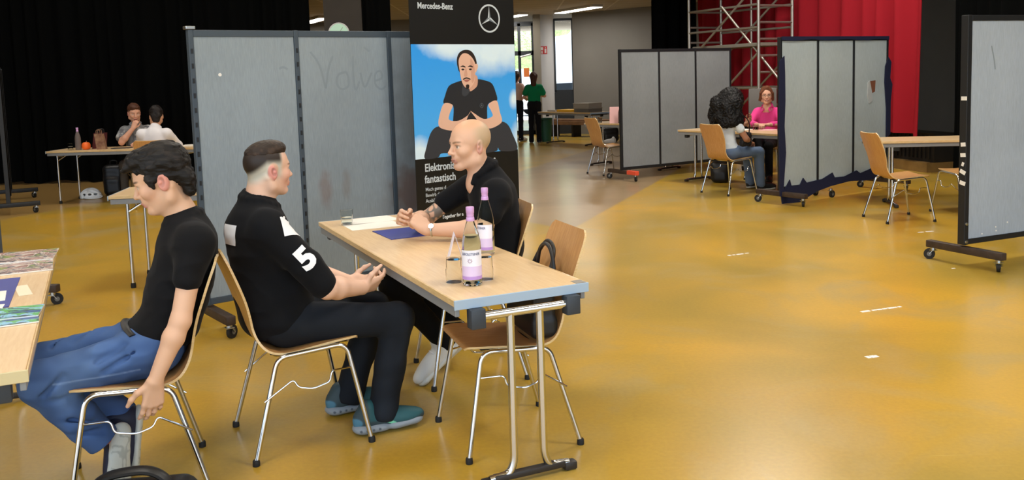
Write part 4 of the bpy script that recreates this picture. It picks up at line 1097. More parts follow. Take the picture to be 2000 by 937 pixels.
# ------------------------------------------------------------------ left front table: brochures, folder, papers
def cover_mat(name, cols, seed):
    m, nt, b = new_mat(name); setp(b, .3); L = nt.links.new
    tc = N(nt, 'ShaderNodeTexCoord'); mp = N(nt, 'ShaderNodeMapping'); mp.inputs['Location'].default_value = (seed, seed*2, 0); mp.inputs['Scale'].default_value = (14, 9, 1); L(tc.outputs['Object'], mp.inputs[0])
    n = N(nt, 'ShaderNodeTexNoise'); n.inputs['Scale'].default_value = 1.1; n.inputs['Detail'].default_value = 3; n.inputs['Distortion'].default_value = .8; L(mp.outputs[0], n.inputs['Vector'])
    r = N(nt, 'ShaderNodeValToRGB'); r.color_ramp.interpolation = 'CONSTANT'; e = r.color_ramp.elements
    k = len(cols); e[0].position = 0; e[0].color = (*lin(cols[0]), 1); e[1].position = .36; e[1].color = (*lin(cols[1]), 1)
    for i, c in enumerate(cols[2:]): q = e.new(.42+.28*i/(k-2)); q.color = (*lin(c), 1)
    L(n.outputs['Fac'], r.inputs[0]); L(r.outputs[0], b.inputs['Base Color']); return m
M['cover1'] = cover_mat('brochure_cover_print', ['#3a2f3a', '#c9a9a0', '#8a5a50', '#d9cfc4', '#4a3f55', '#8aa04a', '#b9887a'], 3)
M['cover2'] = cover_mat('green_blue_cover_print', ['#1f3f7a', '#3d7fb8', '#26324a', '#5fae5a', '#8fc5e2', '#2a2f3f', '#3fa04a'], 8)
UX = Vector((-.416, .9095)); VX = Vector((.9095, .416)); TC = Vector((-2.172, 3.50))
def on_left(u, v): p = TC+UX*u+VX*v; return (p.x, p.y)
def brochure(label, u, v, w, h, rz, z, m, th=.006):
    t = thing('brochure', label, 'brochure', (*on_left(u, v), z), TH+rz)
    MB().box((0, 0, th/2), (w, h, th-.001)).build('pages', M['paper'], t, False)
    MB().box((0, 0, th-.0003), (w, h, .0006)).build('cover', M[m], t, False); return t
brochure('lower brochure with reddish photo cover nearer the blue folder', .66, .14, .30, .29, R(2), .7405, 'cover1')
brochure('upper brochure with reddish photo cover lying at the far corner of the left table', .94, .15, .31, .28, R(-3), .7467, 'cover1')
brochure('brochure with blue and green cover at the middle of the left table', -.44, .13, .17, .30, R(3), .7405, 'cover2')
brochure('second blue and green brochure fanned on top, lying further from us', -.345, .145, .18, .28, R(-4), .7467, 'cover2')
sheet('dark blue folder on the left front table', on_left(.11, .02), .60, .29, TH, .7405, 'blue_folder', 'folder', 'folder', .003)
sheet('white sheet lying half on the blue folder at the left edge', on_left(.02, -.01), .2, .297, TH+.05, .7437)
sheet('second white sheet nearer the green brochures', on_left(-.21, -.005), .15, .30, TH-.05, .7437)
sheet('cream card beside the blue folder', on_left(.11, .195), .22, .05, TH+.15, .7405, 'cream', 'card', 'card')
# black bag on the floor at the lower edge: only its handle reaches into view
t = thing('backpack', 'black backpack handle rising at the bottom edge beside the boy in jeans', 'bag', (-1.33, 3.0, 0), R(8))
S = Vol(); S.bx((0, 0, .1), (.2, .1, .1), r=.06); S.bx((0, -.07, .08), (.15, .06, .07), r=.05, k=.04)
build_vol(S, .012, 'bag_body', M['leather'], t)
MB().tube(catmull([(-.155, 0, .14), (-.14, 0, .20), (-.10, 0, .232), (-.03, 0, .245), (.04, 0, .243), (.09, 0, .215), (.125, 0, .16)], 6), .02, 10, flat=(.75, 1.2)).build('handle', M['leather'], t)
# ------------------------------------------------------------------ far left table
M['orange_fruit'] = mat('orange_peel', '#ee6a22', .5, bump=(90, .2)); M['red_bag'] = mat('dark_red_cloth', '#4a1214', .8); M['kraft'] = mat('brown_kraft_paper', '#9c7a5c', .8, var=(14, .3), col2='#6a4436')
t = thing('pumpkin', 'small bright orange pumpkin beside the bottle on the far left table', 'pumpkin', (-5.93, 12.6, .7405))
S = Vol(); S.c = lin('#ee6a22')
for k in range(8): a = k*PI/4; S.el((.026*math.cos(a), .026*math.sin(a), .052), (.034, .034, .05), k=.008)
build_vol(S, .007, 'pumpkin_body', M['orange_fruit'], t); MB().tube([(0, 0, .09), (.003, 0, .108), (.01, 0, .118)], [.008, .006, .007], 8).build('stem', M['kraft'], t)
def carrier(name, label, x, y, z, w, d, h, rz, m, hm, tilt=0):
    t = thing(name, label, 'bag', (x, y, z), rz)
    mb = MB(); th = .004
    b0 = [(-w/2, -d/2), (w/2, -d/2), (w/2, d/2), (-w/2, d/2)]
    vs = [(a, b, 0) for a, b in b0]+[(a*.95+tilt, b*.8, h) for a, b in b0]+[(a*.92, b*.9, .01) for a, b in b0]+[(a*.9+tilt, b*.72, h) for a, b in b0]
    fs = [(3, 2, 1, 0)]+[(i, (i+1) % 4, 4+(i+1) % 4, 4+i) for i in range(4)]+[(8+(i+1) % 4, 8+i, 12+i, 12+(i+1) % 4) for i in range(4)]+[(4+i, 4+(i+1) % 4, 12+(i+1) % 4, 12+i) for i in range(4)]+[(8, 9, 10, 11)]
    mb.add(vs, fs).build('bag_body', m, t, False)
    for s in (-1, 1): MB().tube(catmull([(-w*.22+tilt, s*d*.38, h-.01), (-w*.18+tilt, s*d*.4, h+.05), (w*.18+tilt, s*d*.4, h+.05), (w*.22+tilt, s*d*.38, h-.01)], 5), .004, 6).build('handle', hm, t)
carrier('carrier_bag', 'dark red carrier bag on the far left table', -5.83, 12.78, .7405, .17, .1, .22, R(10), M['red_bag'], M['black_metal'], .03)
carrier('paper_bag', 'brown patterned paper bag leaning beside the dark red bag', -5.70, 12.58, .7405, .12, .09, .215, R(8), M['kraft'], M['kraft'], -.03)
sheet('dark tablet lying on the far left table before the man in grey', (-5.46, 12.66), .25, .17, .1, .7405, 'black_plastic', 'tablet', 'tablet', .008)
sheet('white paper at the right end of the far left table', (-4.52, 12.75), .21, .3, .2, .7405, 'paper', 'paper_sheet', 'paper', .01)
M['helmet_white'] = mat('white_helmet_shell', '#d8dee2', .35)
t = thing('cycle_helmet', 'white vented cycle helmet lying on the floor under the far left table', 'helmet', (-6.13, 13.05, 0.0), R(15))
S = Vol(); S.c = lin('#d8dee2'); S.el((0, 0, .03), (.15, .105, .13)); S.el((0, 0, .0), (.128, .086, .112), op='s', k=.005); S.plane((0, 0, .004), (0, 0, -1), k=.004)
for y in (-.075, -.038, 0, .038, .075):
    for x in (-.075, .05): S.el((x, y, .1), (.05, .010, .12), op='s', k=.006)

for x in (-.08, 0, .08): S.el((x, -.1, .065), (.024, .06, .014), op='s', k=.006)
build_vol(S, .007, 'shell', M['helmet_white'], t); MB().tube(catmull([(-.08, -.08, .02), (-.02, -.14, .012), (.1, -.15, .012), (.17, -.09, .03), (.11, -.05, .04)], 5), .006, 6).build('strap', M['helmet_white'], t)
def soft_bag(label, x, y, w, d, h, rz=0):
    t = thing('backpack', label, 'bag', (x, y, 0), rz)
    S = Vol(); S.bx((0, 0, h/2), (w/2, d/2, h/2), r=min(w, d)*.35); S.bx((0, -d*.4, h*.32), (w*.38, d*.25, h*.28), r=.05, k=.05)
    build_vol(S, .018, 'bag_body', M['leather'], t, disp=lambda p: vnoise(p, 12)*.008, amp=.01)
    MB().tube(catmull([(-.05, 0, h-.02), (-.04, 0, h+.05), (.04, 0, h+.05), (.05, 0, h-.02)], 5), .008, 8).build('handle', M['leather'], t)
soft_bag('black backpack on the floor under the far left table', -5.9, 13.35, .3, .22, .46, R(10))
soft_bag('dark bag on the floor under the table of the woman in pink', 2.93, 12.62, .27, .2, .3, R(-20))
# ------------------------------------------------------------------ things behind the middle partition and in the far corner
M['pink_paper'] = mat('pink_paper', '#e3b3b0', .6); M['yellow_paper'] = mat('yellow_paper', '#e0aa1c', .6); M['box_grey'] = mat('grey_box_card', '#a39d92', .7); M['box_dark'] = mat('dark_box_card', '#6e6a62', .7)
o = MB().add([(0, 0, 0), (.2, 0, 0), (.2, .1, .27), (0, .1, .27), (0, .003, 0), (.2, .003, 0), (.2, .103, .27), (0, .103, .27), (.0, .2, 0), (.2, .2, 0), (.2, .197, 0), (0, .197, 0)],
    [(0, 1, 2, 3), (7, 6, 5, 4), (0, 3, 7, 4), (1, 5, 6, 2), (3, 2, 9, 8), (7, 11, 10, 6), (0, 4, 5, 1), (8, 9, 10, 11), (3, 8, 11, 7), (2, 6, 10, 9)]).build('leaflet_stand', M['pink_paper'], None, False, loc=(1.66, 15.15, .7405), rz=R(-10))
tag(o, 'pink leaflet standing on the table behind the middle partition', 'leaflet')
bottle('bottle at the left edge of the middle partition', 1.83, 15.05, .7405, 0, False, 'dark_glass')
sheet('pink paper before the woman in pink', (3.49, 12.22), .21, .297, -.6, .7405, 'pink_paper')
sheet('white paper beside the glass of the woman in pink', (3.22, 12.46), .21, .297, -.8, .7405, 'paper')
o = MB().box((0, 0, .025), (.5, .36, .05), bev=.006).build('paper_stack', M['yellow_paper'], None, False, loc=(1.36, 20.72, .7405), rz=R(-55)); tag(o, 'stack of yellow paper on the far table', 'paper')
def box_lid(label, x, y, z, rz, m):
    t = thing('flat_box', label, 'box', (x, y, z), rz, None)
    MB().box((0, 0, .04), (.5, .4, .08), bev=.004).build('box_body', M[m], t, False); MB().box((0, 0, .088), (.515, .415, .022), bev=.004).build('lid', M['box_grey'], t, False)
box_lid('grey flat box at the bottom of the pile on the far table', 1.74, 20.2, .7405, R(-55), 'box_dark')
box_lid('grey flat box on top of the pile on the far table', 1.73, 20.22, .8405, R(-51), 'box_grey')
sheet('grey papers at the left end of the far table', (1.08, 21.13), .3, .3, R(-55), .7405, 'box_grey', 'paper_stack', 'paper', .03)
M['green_bin'] = mat('dark_green_plastic', '#1f5340', .5)
t = thing('waste_bin', 'dark green bin beside the legs of the woman in green', 'bin', (.82, 21.75, 0))
MB().lathe([(0, 0), (.15, 0), (.18, .52), (.19, .53), (.19, .56), (.175, .56), (.145, .02), (0, .02)], n=24).build('bin_body', M['green_bin'], t)
M['bench_wood'] = mat('brown_bench_wood', '#7a5c44', .6, var=(6, .2))
t = thing('bench', 'long low brown bench along the rear wall', 'bench', (1.98, 22.85, 0), R(-41))
for k in range(3): MB().box((0, -.14+.13*k, .43), (2.6, .12, .04), bev=.006).build('seat_board', M['bench_wood'], t, False)
MB().box((0, -.2, .36), (2.6, .03, .1), bev=.006).build('front_board', M['bench_wood'], t, False)
for x in (-1.1, -.4, .4, 1.1): MB().box((x, 0, .2), (.06, .34, .41), bev=.006).build('leg', M['black_metal'], t, False)
t = thing('notice', 'small orange notice on the glazed door above the two women', 'sign', (.475, PY+.03, 1.68)); MB().box((0, 0, 0), (.15, .012, .24), bev=.003).build('notice_plate', mat('orange_notice', '#e8803a', .5), t, False)
# ------------------------------------------------------------------ scaffold tower
M['alu'] = mat('dull_aluminium', '#b8b4ab', .42, metal=.75); M['alu_dk'] = mat('scaffold_deck', '#8a857a', .6)
sc = thing('scaffold_tower', 'aluminium scaffold tower on castors before the red curtain', 'scaffold')
P0, P1, P3, P2 = V(3.34, 16.8), V(4.18, 15.2), V(4.85, 15.55), V(4.01, 17.15)
for p in (P0, P1, P2, P3):
    st = MB().tube([(*p, .14), (*p, 3.15)], .027, 14).build('standard', M['alu'], sc)
    MB().cyl((p[0]-.02, p[1], .075), (p[0]+.02, p[1], .075), .075, n=18).build('castor_wheel', M['rubber'], st)
    MB().box((*p, .125), (.07, .07, .05)).build('castor_fork', M['zinc'], st, False)
for a, b in ((P0, P2), (P1, P3)):
    for k in range(10):
        z = 2.62-.277*k+ (.0 if a is P1 else .02)
        if z > .2: MB().tube([(*a, z), (*b, z)], .019, 10).build('rung', M['alu'], sc)
    MB().tube([(*a, 2.9), (*b, 2.9)], .019, 10).build('rung', M['alu'], sc)
def L3(a, b, t, z): q = a+(b-a)*t; return (q[0], q[1], z)
for a, b in ((P0, P1), (P2, P3)):
    for z in (2.64, 2.26, 1.25, .45): MB().tube([(*a, z), (*b, z)], .02, 10).build('horizontal_brace', M['alu'], sc)
    MB().tube([L3(a, b, 0, .5), L3(a, b, 1, 1.85)], .02, 10).build('diagonal_brace', M['alu'], sc)
    MB().tube([L3(a, b, 0, 1.75), L3(a, b, 1, 3.0)], .02, 10).build('diagonal_brace', M['alu'], sc)
MB().box((*((P0+P1+P2+P3)/4), 1.98), (1.78, .64, .06), math.atan2(1.6, -.84), bev=.01).build('platform', M['alu_dk'], sc, False)
MB().tube([(3.72, 15.85, 2.66), (4.75, 14.95, 1.0), (4.95, 14.7, .65)], .021, 10).build('outrigger', M['alu'], sc)
MB().tube([L3(P2, P3, .45, 1.0), L3(P2, P3, .45, 3.1)], .022, 10).build('standard', M['alu'], sc)
# grey upholstered chair standing behind the woman in pink
M['grey_uph'] = mat('grey_upholstery', '#6f6c69', .9, bump=(200, .2))
t = thing('upholstered_chair', 'grey upholstered chair showing behind the woman in pink', 'chair', (3.86, 13.75, 0), R(-100))
MB().box((-.2, 0, 1.02), (.05, .42, .5), bev=.02).build('backrest', M['grey_uph'], t); MB().box((.03, 0, .5), (.44, .44, .07), bev=.025).build('seat', M['grey_uph'], t)
for x in (-.2, .2):
    for y in (-.2, .2): MB().tube([(x*1.05, y*1.05, 0), (x, y, .5)] if x > 0 else [(x*1.2, y*1.05, 0), (x, y, .5), (x-.03, y, 1.2)], .012, 10).build('leg', M['chrome'], t)
# ------------------------------------------------------------------ scraps of white tape left on the floor
def tape(label, a, b, w=.03, bits=5, seed=0):
    rnd = random.Random(seed); a = Vector(a); b = Vector(b); L_ = (b-a).length; d = (b-a)/L_; mb = MB(); p = 0
    for k in range(bits):
        l = L_/bits*rnd.uniform(.55, 1.0); q = a+d*(L_*k/bits+l/2); mb.box((q.x, q.y, .0008), (l, w*rnd.uniform(.5, 1), .0014), math.atan2(d.y, d.x)+rnd.uniform(-.06, .06))
    tag(mb.build('tape_scrap', M['white_tape'], None, False), label, 'tape')
tape('torn white tape strip on the open floor left of the rightmost partition\'s castor', (1.804, 7.523), (2.002, 7.603), seed=1)
tape('longest broken white tape strip on the open floor', (2.195, 5.628), (2.508, 5.731), .028, 8, 2)
tape('white tape strip between the empty chair and the rightmost partition', (3.763, 8.305), (3.940, 8.356), .03, 2, 3)
tape('white scrap on the floor under the rightmost partition\'s foot', (3.33, 6.77), (3.375, 6.785), .03, 1, 4)
tape('small pale scrap in the middle of the open floor', (1.87, 4.72), (1.95, 4.74), .04, 3, 5)
# ------------------------------------------------------------------ people
from mathutils.bvhtree import BVHTree
M['skin'] = vmat('skin', .5, bump=(220, .12, .001), sss=.06, spec=.4)
M['cloth'] = vmat('woven_cloth', .88, bump=(420, .25, .0008), spec=.2, sheen=.03)
M['denim'] = vmat('denim', .85, bump=(500, .35, .0008), spec=.2)
M['hair'] = vmat('hair', .55, bump=(150, .6, .003), stretch=(.5, 1.4, 1.4), spec=.3)
M['shoe'] = vmat('shoe_upper', .6, bump=(300, .2, .001)); M['sole'] = vmat('shoe_sole', .55)
M['white_print'] = mat('white_shirt_print', '#e8e9ec', .7)
M['watch'] = mat('steel_watch', '#c6c8c4', .25, metal=1); M['tattoo'] = mat('tattoo_ink', '#4e5450', .6)

def folds(a, sc=7, seed=0, aniso=(1, 1, 1)):
    an = np.array(aniso, f32)
    def d(p):
        q = p*an; n1 = vnoise(q, sc, seed); n2 = vnoise(q, sc*2.3, seed+1)
        return a*(np.abs(n1)*1.2-.35)+a*.35*n2
    return d
def jitter(a, sc, an=(1, 1, 1), seed=3):
    an = np.array(an, f32); return lambda p: vnoise(p*an, sc, seed)*a+vnoise(p*an, sc*2.2, seed+1)*a*.5
def ring(S, c, rx, ry, rad, front=0., back=0., k=.01, gap=0, n=16, col=None, flat=None):
    pts = []
    for i in range(n+1):
        a = gap+(2*PI-2*gap)*i/n
        x, y = math.cos(a)*rx, math.sin(a)*ry
        pts.append((c[0]+x, c[1]+y, c[2]+(front if x > 0 else back)*abs(math.cos(a))))
    for i in range(n): S.rc(pts[i], pts[i+1], rad, None, k, col, flat=flat)
class Foot:
    """x towards the toes, y left, z up out of the shoe, origin under the heel"""
    def __init__(s, o, yaw=0, pitch=0, roll=0, sc=1., M_=None): s.o = np.array(o, float); s.M = rotm(yaw, pitch, roll) if M_ is None else M_; s.sc = sc
    def p(s, x, y, z): return s.o+s.sc*(s.M@np.array((x, y, z), float))
    def loc(s, q): return ((q-s.o.astype(f32))@s.M.astype(f32))/f32(s.sc)
def shoe(parent, F_, up, sole, cell, label=None, paint=None, chunky=False, length=.3, sole_paint=None):
    k = length/.3; S = Vol(); S.c = up; sc = F_.sc
    E = lambda c, r, kk=.03: S.el(F_.p(c[0]*k, c[1], c[2]), np.array((r[0]*k, r[1], r[2]))*sc, F_.M, kk)
    E((.225, 0, .05), (.078, .046, .038)); E((.14, 0, .056), (.10, .042, .05)); E((.055, 0, .064), (.056, .038, .062))
    S.rc(F_.p(.06*k, 0, .07), F_.p(.062*k, 0, .115), .038*sc, .038*sc, .02)
    S.plane(F_.p(0, 0, .034 if chunky else .022), F_.M@np.array((0, 0, -1.)), k=.004)
    o = build_vol(S, cell, 'shoe', M['shoe'], parent, paint=paint)
    if label: o['label'] = label
    S2 = Vol(); S2.c = sole; z = F_.M[:, 2]; h = .021 if not chunky else .026
    f = 1/ (h/.047)
    if chunky:
        S2.rc(F_.p(.046*k, 0, .028), F_.p(.115*k, 0, .028), .054*sc, .052*sc, .01, flat=(z, 1.95)); S2.rc(F_.p(.175*k, 0, .028), F_.p(.25*k, 0, .034), .052*sc, .05*sc, .01, flat=(z, 2.0))
        S2.rc(F_.p(.1*k, 0, .034), F_.p(.2*k, 0, .034), .038*sc, None, .01, flat=(z, 2.4))
    else:
        S2.rc(F_.p(.047*k, 0, .022), F_.p(.13*k, 0, .022), .043*sc, .04*sc, .01, flat=(z, 2.0)); S2.rc(F_.p(.13*k, 0, .022), F_.p(.245*k, 0, .024), .04*sc, .05*sc, .01, flat=(z, 2.1))
    so = build_vol(S2, cell, 'sole', M['sole'], o, paint=sole_paint)
    MBl = MB()
    for i in range(4):
        x = (.125+.022*i)*k; zt = .105-.012*i
        MBl.tube(catmull([F_.p(x, -.03, zt-.012), F_.p(x+.004, -.012, zt+.001), F_.p(x+.004, .012, zt+.001), F_.p(x, .03, zt-.012)], 4), .0028*sc, 6)
    MBl.build('laces', M['white_print'] if sum(up) > 1 else M['rubber'], o)
    return o
def bvh_of(o): me = o.data; return BVHTree.FromPolygons([v.co for v in me.vertices], [tuple(p.vertices) for p in me.polygons])
def decal(me, target, o, xd, yd, n, name, m, parent, off=.0025, cuts=2):
    bm = bmesh.new(); bm.from_mesh(me)
    bmesh.ops.triangulate(bm, faces=bm.faces); bmesh.ops.subdivide_edges(bm, edges=bm.edges, cuts=cuts, use_grid_fill=True); bmesh.ops.triangulate(bm, faces=bm.faces)
    T_ = bvh_of(target); o = Vector(o); xd = Vector(xd); yd = Vector(yd); n = Vector(n).normalized(); bad = []
    for v in bm.verts:
        p = o+xd*v.co.x+yd*v.co.y+n*.2; h = T_.ray_cast(p, -n)
        if h[0] is None: bad.append(v)
        else: v.co = h[0]+n*off
    bmesh.ops.delete(bm, geom=bad, context='VERTS'); bm.to_mesh(me); bm.free()
    return link(name, me, m, parent, smooth=True)
def rect_mesh(w, h, n=5):
    me = bpy.data.meshes.new('patch'); vs = [((i/n-.5)*w, (j/n-.5)*h, 0) for j in range(n+1) for i in range(n+1)]
    me.from_pydata(vs, [], [(j*(n+1)+i, j*(n+1)+i+1, (j+1)*(n+1)+i+1, (j+1)*(n+1)+i) for j in range(n) for i in range(n)]); return me
def poly_mesh(pts): me = bpy.data.meshes.new('patch'); me.from_pydata([(x, y, 0) for x, y in pts], [], [tuple(range(len(pts)))]); return me
def cuff(J, kn, an, r=.12):
    d = nrm(np.array(an)-np.array(kn)); u = nrm(np.cross(d, (0, 1, .01))); J.bx(np.array(an)+d*.075, (r, r, .07), np.stack([u, np.cross(d, u), d], 1), .004, .004, None, 's')
def finish(o, label): return tag(o, label, 'person')
CLO = '#0e0f12'

# ======== boy with the number 5 (right side towards us)
def boy_five():
    skin = lin('#dcb49c'); loc = (-.975, 3.9031, 0); rz = .4567
    S = Vol(); S.c = skin
    H = Head((-.085, 0, 1.188), 14, 2, 0, .93)
    pf = head(S, H, skin, lin('#c07a72'), lin('#cf8c80'), lin('#4a3226'), fat=.006)
    S.rc((-.11, 0, 1.13), (-.14, 0, .99), .062, .07, .03)
    for s in (1, -1): S.rc((-.12, s*.03, 1.01), (-.12, s*.15, .965), .04, .045, .03)
    S.el((-.12, 0, .86), (.10, .15, .16), k=.05)
    R_el, R_wr = V(.088, -.238, .70), V(.272, -.12, .652); L_el, L_wr = V(.09, .24, .70), V(.27, .07, .642)
    arm(S, (-.11, -.19, .955), R_el, R_wr, skin, (.05, .046, .047, .031)); arm(S, (-.11, .19, .955), L_el, L_wr, skin, (.05, .046, .047, .031))
    hand(S, R_wr, (.86, .42, .02), (-.3, .75, .55), (.25, -.2, .95), skin, curl=((12, 25, 15), (22, 35, 20), (35, 45, 25), (45, 50, 30)), sc=1.0, spread=7, thumb=((.45, .95, .1), (.75, .75, .1), (.85, .6, .1)))
    hand(S, L_wr, (.88, -.42, .0), (-.1, -.5, .8), (.2, .3, .9), skin, curl=((30, 45, 25),)*4, spread=3)
    light = lin('#c4c5b9'); darkh = lin('#2b211b'); red = lin('#d79a88')
    def paint(q, C):
        C = pf(q, C); l = H.loc(q); t = l[:, 2]-(.057+.85*np.minimum(l[:, 0]+.035, 0))
        C = mixc(C, red, blob(l, (.075, -.045, -.035), (.035, .04, .045), soft=.7)*.6)
        reg = smooth01(-l[:, 0], -.05, -.025)*smooth01(l[:, 2], -.085, -.03)
        reg = reg*(1-blob(l, (-.005, -.085, -.0), (.03, .03, .042), soft=.15))*(1-blob(l, (-.005, .085, -.0), (.03, .03, .042), soft=.15))
        back = smooth01(-l[:, 0], .05, .1)
        C = mixc(C, light, reg*smooth01(t, -.11, -.05)*.9)
        C = mixc(C, darkh, np.clip(reg*smooth01(t, -.035, .004), 0, 1))
        return C
    b = build_vol(S, .0029, 'person', M['skin'], None, paint=paint, loc=loc, rz=rz)
    finish(b, 'seated boy with faded brown hair and a white number 5 on his black jersey sleeve')
    hs = Vol(); hs.c = darkh
    hs.el(H.p(-.014, 0, .046), np.array((.102, .0795, .0935))*.93, H.M); hs.el(H.p(.035, 0, .105), np.array((.055, .06, .034))*.93, H.M, .03)
    hs.plane(H.p(0, 0, .07), H.M@V(.06, 0, -1), .03); hs.plane(H.p(.083, 0, .1), H.M@V(1, 0, -.25), .01)
    build_vol(hs, .003, 'hair', M['hair'], b, disp=jitter(.0012, 140, (1, .6, .6)), amp=.004, paint=lambda q, C: mixc(C, lin('#4a382b'), smooth01(vnoise(q, 60), -.2, .8)*.6))
    T = Vol(); T.c = lin(CLO)
    T.el((-.135, 0, .87), (.135, .19, .18)); T.rc((-.135, -.15, .97), (-.135, .15, .97), .075, None, .06); T.rc((-.15, 0, .96), (-.138, 0, 1.055), .12, .078, .05)
    T.el((-.09, 0, .66), (.165, .19, .17), k=.08); T.el((-.07, 0, .545), (.16, .195, .10), k=.06)
    for s in (-1, 1): T.rc((-.115, s*.185, .95), (.01, s*.225, .80), .072, .066, .05); T.rc((.01, s*.225, .80), (.066, s*.237, .722), .066, .062, .02)
    T.el((-.115, 0, 1.115), (.068, .066, .05), op='s', k=.006)
    ring(T, (-.125, 0, 1.068), .073, .075, .012, -.035, .018, k=.01)
    for s in (-1, 1): T.plane((.078, s*.24, .708), (.6, s*.08, -.78), k=.004) if False else None
    sh = build_vol(T, .0045, 'jersey', M['cloth'], b, disp=folds(.0055, 8, 2, (1, 1, 1.6)), amp=.008)
    five = text_mesh('5', .125, 0, 1, .006)
    xs = [v.co.x for v in five.vertices]; ys = [v.co.y for v in five.vertices]
    for v in five.vertices: v.co.x -= (min(xs)+max(xs))/2; v.co.y -= (min(ys)+max(ys))/2; v.co.z = 0; v.co.x *= 1.15
    bm = bmesh.new(); bm.from_mesh(five); bmesh.ops.remove_doubles(bm, verts=bm.verts, dist=1e-5)
    kill = [f for f in bm.faces if f.normal.z < .5]; bmesh.ops.delete(bm, geom=kill, context='FACES'); bm.to_mesh(five); bm.free()
    yd = nrm(V(-.115, -.185, .95)-V(.066, -.237, .722)); n = nrm(V(-.05, -1, .25)-yd*(V(-.05, -1, .25)@yd)); xd = np.cross(yd, n)
    decal(five, sh, V(-.006, -.232, .835), xd, yd, n, 'sleeve_number', M['white_print'], sh, cuts=3)
    n2 = nrm(V(.0, -.85, .6)); y2 = nrm(V(-.45, .5, .7)-n2*(V(-.5, .6, .55)@n2)); x2 = np.cross(y2, n2)
    decal(poly_mesh([(-.075, -.04), (.0, -.06), (.05, -.045), (.03, -.012), (.075, .0), (.07, .04), (-.04, .04)]), sh, V(-.035, -.205, .985), x2, y2, n2, 'shoulder_print', M['white_print'], sh, cuts=3)
    n3 = nrm(V(-1, -.45, .15)); y3 = nrm(V(.05, 0, 1)-n3*(V(.05, 0, 1)@n3)); x3 = np.cross(y3, n3)
    decal(rect_mesh(.09, .085), sh, V(-.25, -.05, .935), x3, y3, n3, 'back_print', M['white_print'], sh, cuts=1)
    J = Vol(); J.c = lin('#1c2026')
    J.el((-.06, 0, .535), (.145, .185, .105))
    for s, kn, an in ((-1, V(.425, -.135, .495), V(.335, -.14, .085)), (1, V(.40, .14, .495), V(.265, .15, .085))):
        J.rc((-.04, s*.09, .535), kn, .093, .07, .05); J.rc(kn, (kn+an)/2, .07, .066, .03); J.rc((kn+an)/2, an+V(.0, 0, .0), .066, .068, .03); cuff(J, kn, an-V(0, 0, .03))
    build_vol(J, .0048, 'jeans', M['denim'], b, disp=folds(.005, 9, 5, (1, 1, 1)), amp=.008, paint=lambda q, C: mixc(C, lin('#2a3038'), smooth01(vnoise(q, 9), .1, .9)*.5))
    teal = lin('#28585d'); dk = lin('#33454a'); mint = lin('#7fd6b0'); blue = lin('#4d7f96')
    def mk(F_):
        def pu(q, C):
            l = F_.loc(q); C = mixc(C, dk, smooth01(-(l[:, 2]-(.052+.012*np.sin(l[:, 0]*22))), -.004, .004)); C = mixc(C, dk, smooth01(-l[:, 0], -.07, -.06))
            C = mixc(C, mint, blob(l, (.165, 0, .047), (.028, .1, .008), rotm(0, 22, 0), .2)*(np.abs(l[:, 1]) > .02)); return mixc(C, blue, blob(l, (.012, 0, .06), (.025, .1, .02), soft=.2))
        def ps(q, C):
            l = F_.loc(q); m_ = np.zeros(len(q))
            for x in (.025, .052, .08, .108): m_ = np.maximum(m_, blob(l, (x, 0, .028), (.007, .1, .006), soft=.2)*(np.abs(l[:, 1]) > .03))
            return mixc(C, lin('#4c5660'), m_)
        return pu, ps
    for o, yw in (((.195, -.14, 0), -3), ((.150, .15, 0), 4)):
        F_ = Foot(o, yw, 0, 0, 1.0); pu, ps = mk(F_)
        shoe(b, F_, teal, lin('#8f989f'), .004, 'teal sneaker with chunky grey sole', pu, True, .325, ps)
boy_five()

